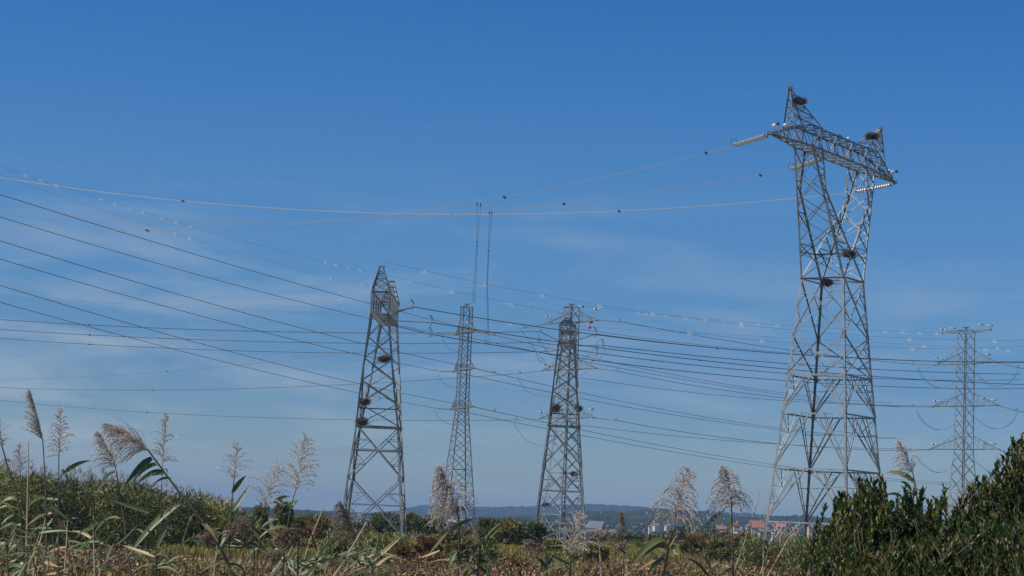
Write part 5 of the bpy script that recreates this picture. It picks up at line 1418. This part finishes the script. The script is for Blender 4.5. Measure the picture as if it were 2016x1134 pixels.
# ------------------------------------------------------------------ glossy bushes at the right
def bush(label, px, tops, Y, seed, width=.42, low=1.75, nsh=120):
    """upright leafy shoots rising from one foot; tops are the highest shoot tips in the photo"""
    g = np.random.default_rng(seed)
    c = ground_at(px, Y); t = thing('leafy_bush', label, 'bush', c, 'glossy dark bushes at the right')
    ms, B, D, Nn, LL, T = MB(), [], [], [], [], []
    tp = [at(x + g.normal(0, 3), y + (g.uniform(10, 38) if q % 2 else -2), Y) for q, (x, y) in enumerate(tops)]
    for i in range(nsh):
        k = int(g.integers(0, len(tp))); top = tp[k]
        if i < len(tp): e = tp[i].copy()
        else:
            dr = abs(g.normal(0, .30)) if i % 3 else g.uniform(0, 1.3)
            e = top + Vector((g.normal(0, .014 + .085 * min(1, dr)), g.normal(0, .30), -dr))
        e.z = max(e.z, .5)
        ln = g.uniform(.22, .42); b = e - Vector((g.normal(0, .09), g.normal(0, .09), ln))
        root = Vector((lerp(b.x, c.x, .35) + g.normal(0, .06), b.y + g.normal(0, .05), max(.1, b.z - g.uniform(.3, .6))))
        ms.tube([root, b, e], [.009, .006, .002], 4)
        m = int(ln / .0095); tsh = g.normal(0, .13)
        for j in range(m):
            f_ = (j + g.random()) / m; p = lerp(b, e, f_); a = j * 2.4 + g.normal() * .3
            o = np.array([math.cos(a), math.sin(a), 0])
            B.append(p); D.append(o * (.62 - .34 * f_) + g.normal(0, .15, 3) + [0, 0, .85]); Nn.append(o * -.8 + [0, 0, .6] + g.normal(0, .25, 3))
            LL.append(g.uniform(.036, .078) * (1 - .3 * (f_ > .9))); T.append(np.clip(g.normal(.40, .2) + (.55 if g.random() < .08 else 0) + tsh, 0, 1))
        # inner leaves below
    n2 = int(nsh * 12)
    e = np.array([tp[int(k)] for k in g.integers(0, len(tp), n2)])
    dz_ = .22 + 1.8 * g.uniform(0, 1, n2)
    q = e + np.stack([g.normal(0, 1, n2) * (.02 + .12 * np.minimum(dz_, 1)), g.normal(0, .34, n2), -dz_], 1)
    q[:, 2] = np.maximum(q[:, 2], .3)
    B = np.concatenate([np.array(B), q]); D = np.concatenate([np.array(D), unit(g.normal(size=(n2, 3))) + [0, 0, .5]]); Nn = np.concatenate([np.array(Nn), g.normal(size=(n2, 3))])
    LL = np.concatenate([np.array(LL), g.uniform(.045, .07, n2)]); T = np.concatenate([np.array(T), np.clip(g.normal(.3, .22, n2), 0, 1)])
    for k in range(5):      # bare grey twigs showing between the leaves
        x = tp[int(g.integers(0, len(tp)))] + Vector((g.normal(0, .1), -.25 - g.uniform(0, .3), -g.uniform(.25, .9))); ms.tube([x, x + Vector((g.normal(0, .06), g.normal(0, .05), .16)), x + Vector((g.normal(0, .12), g.normal(0, .05), .34))], [.004, .003, .0015], 4, .5)
    for k in range(9):
        x = tp[k % len(tp)]; ms.tube([c + Vector((g.normal(0, .1), g.normal(0, .1), -.1)), lerp(c, x, .5) + Vector((g.normal(0, .05), 0, .1)), x - Vector((0, 0, .25))], [.022, .014, .006], 5)
    ms.build('branch', BARK, t)
    leaf_mesh('foliage', B, D, unit(Nn), LL, LL * g.uniform(.34, .5, len(LL)), T, BUSH, t, None, .22)
BS = [('glossy bush shoot group left of the tall pair, brownish leaves', 1650, [(1652, 972), (1662, 968), (1644, 992), (1672, 988), (1680, 1020), (1606, 1000), (1640, 1040)], 15, 84),
      ('tall round headed glossy bush before the right leg of the largest tower', 1712, [(1687, 955), (1700, 943), (1711, 948), (1720, 945), (1734, 944), (1746, 968), (1748, 995), (1680, 985)], 14.6, 170),
      ('glossy bush under the windblown plume', 1806, [(1786, 962), (1796, 956), (1808, 960), (1819, 970), (1776, 985), (1824, 995), (1770, 1010)], 14.8, 150),
      ('low glossy bush with a single spike, between the plumes', 1848, [(1853, 981), (1842, 990), (1832, 992), (1864, 1005), (1874, 1014), (1850, 1010)], 14.4, 130),
      ('glossy bush right of the pinkish plume', 1940, [(1925, 945), (1938, 943), (1948, 955), (1918, 965), (1966, 982), (1975, 984), (1908, 990), (1956, 1000)], 14.2, 170),
      ('tallest glossy bush, cut by the right edge', 2006, [(2009, 858), (2000, 872), (2016, 880), (1990, 922), (1984, 940), (2020, 930), (1996, 900), (2004, 960), (2030, 890), (2050, 930)], 13.6, 190)]
for i, (lb, px, tops, Y, ns) in enumerate(BS): bush(lb, px, tops, Y, 700 + i, nsh=ns)
for i, (px, Y, y0) in enumerate([(1668, 13.6, 1092), (1712, 13.2, 1066), (1775, 13.0, 1060), (1850, 13.1, 1046), (1930, 12.8, 1032), (2005, 12.6, 1006)]):
    bush(['low dense front bush at the left end of the glossy bushes', 'second low front bush from the left end of the glossy bushes', 'low dark front bush below the red roof gap', 'low dark front bush below the spike of the glossy bushes',
          'second low dark front bush from the right edge', 'low dark front bush at the bottom right corner'][i], px, [(px - 40, y0 + 12), (px - 18, y0), (px + 4, y0 + 6), (px + 24, y0 - 4), (px + 44, y0 + 8), (px, y0 + 30), (px + 30, y0 + 40), (px - 30, y0 + 40)], Y, 740 + i, nsh=210)

# ------------------------------------------------------------------ a white bird standing in the field
def stork(px, py, Y):
    p = ground_at(px, Y); t = thing('white_bird', 'small white and black bird standing alone in the brown field', 'bird', p)
    m = MB()
    z = .42
    m.tube([p + Vector((.26, 0, z - .02)), p + Vector((.22, 0, z + .08)), p + Vector((0, 0, z + .12)), p + Vector((-.18, 0, z + .16)), p + Vector((-.25, 0, z + .34)), p + Vector((-.28, 0, z + .46)), p + Vector((-.35, 0, z + .47))],
           [.02, .08, .10, .08, .04, .05, .02], 8, .9)
    m.build('body', WHITEPL, t, smooth=True)
    m = MB(); m.tube([p + Vector((.42, -.02, z - .04)), p + Vector((.2, -.06, z + .06)), p + Vector((.0, -.1, z + .12))], [.02, .10, .06], 6); m.build('wing', WIRE, t)
    m = MB(); m.tube([p + Vector((-.34, 0, z + .47)), p + Vector((-.55, 0, z + .40))], [.022, .006], 5); m.build('beak', REDPL, t)
    for q in (-.06, .06):
        m = MB(); m.tube([p + Vector((.02, q, z)), p + Vector((.05, q, z * .5)), p + Vector((.02, q, 0))], .015, 5); m.build('leg', REDPL, t)
stork(1333, 1093, 185)
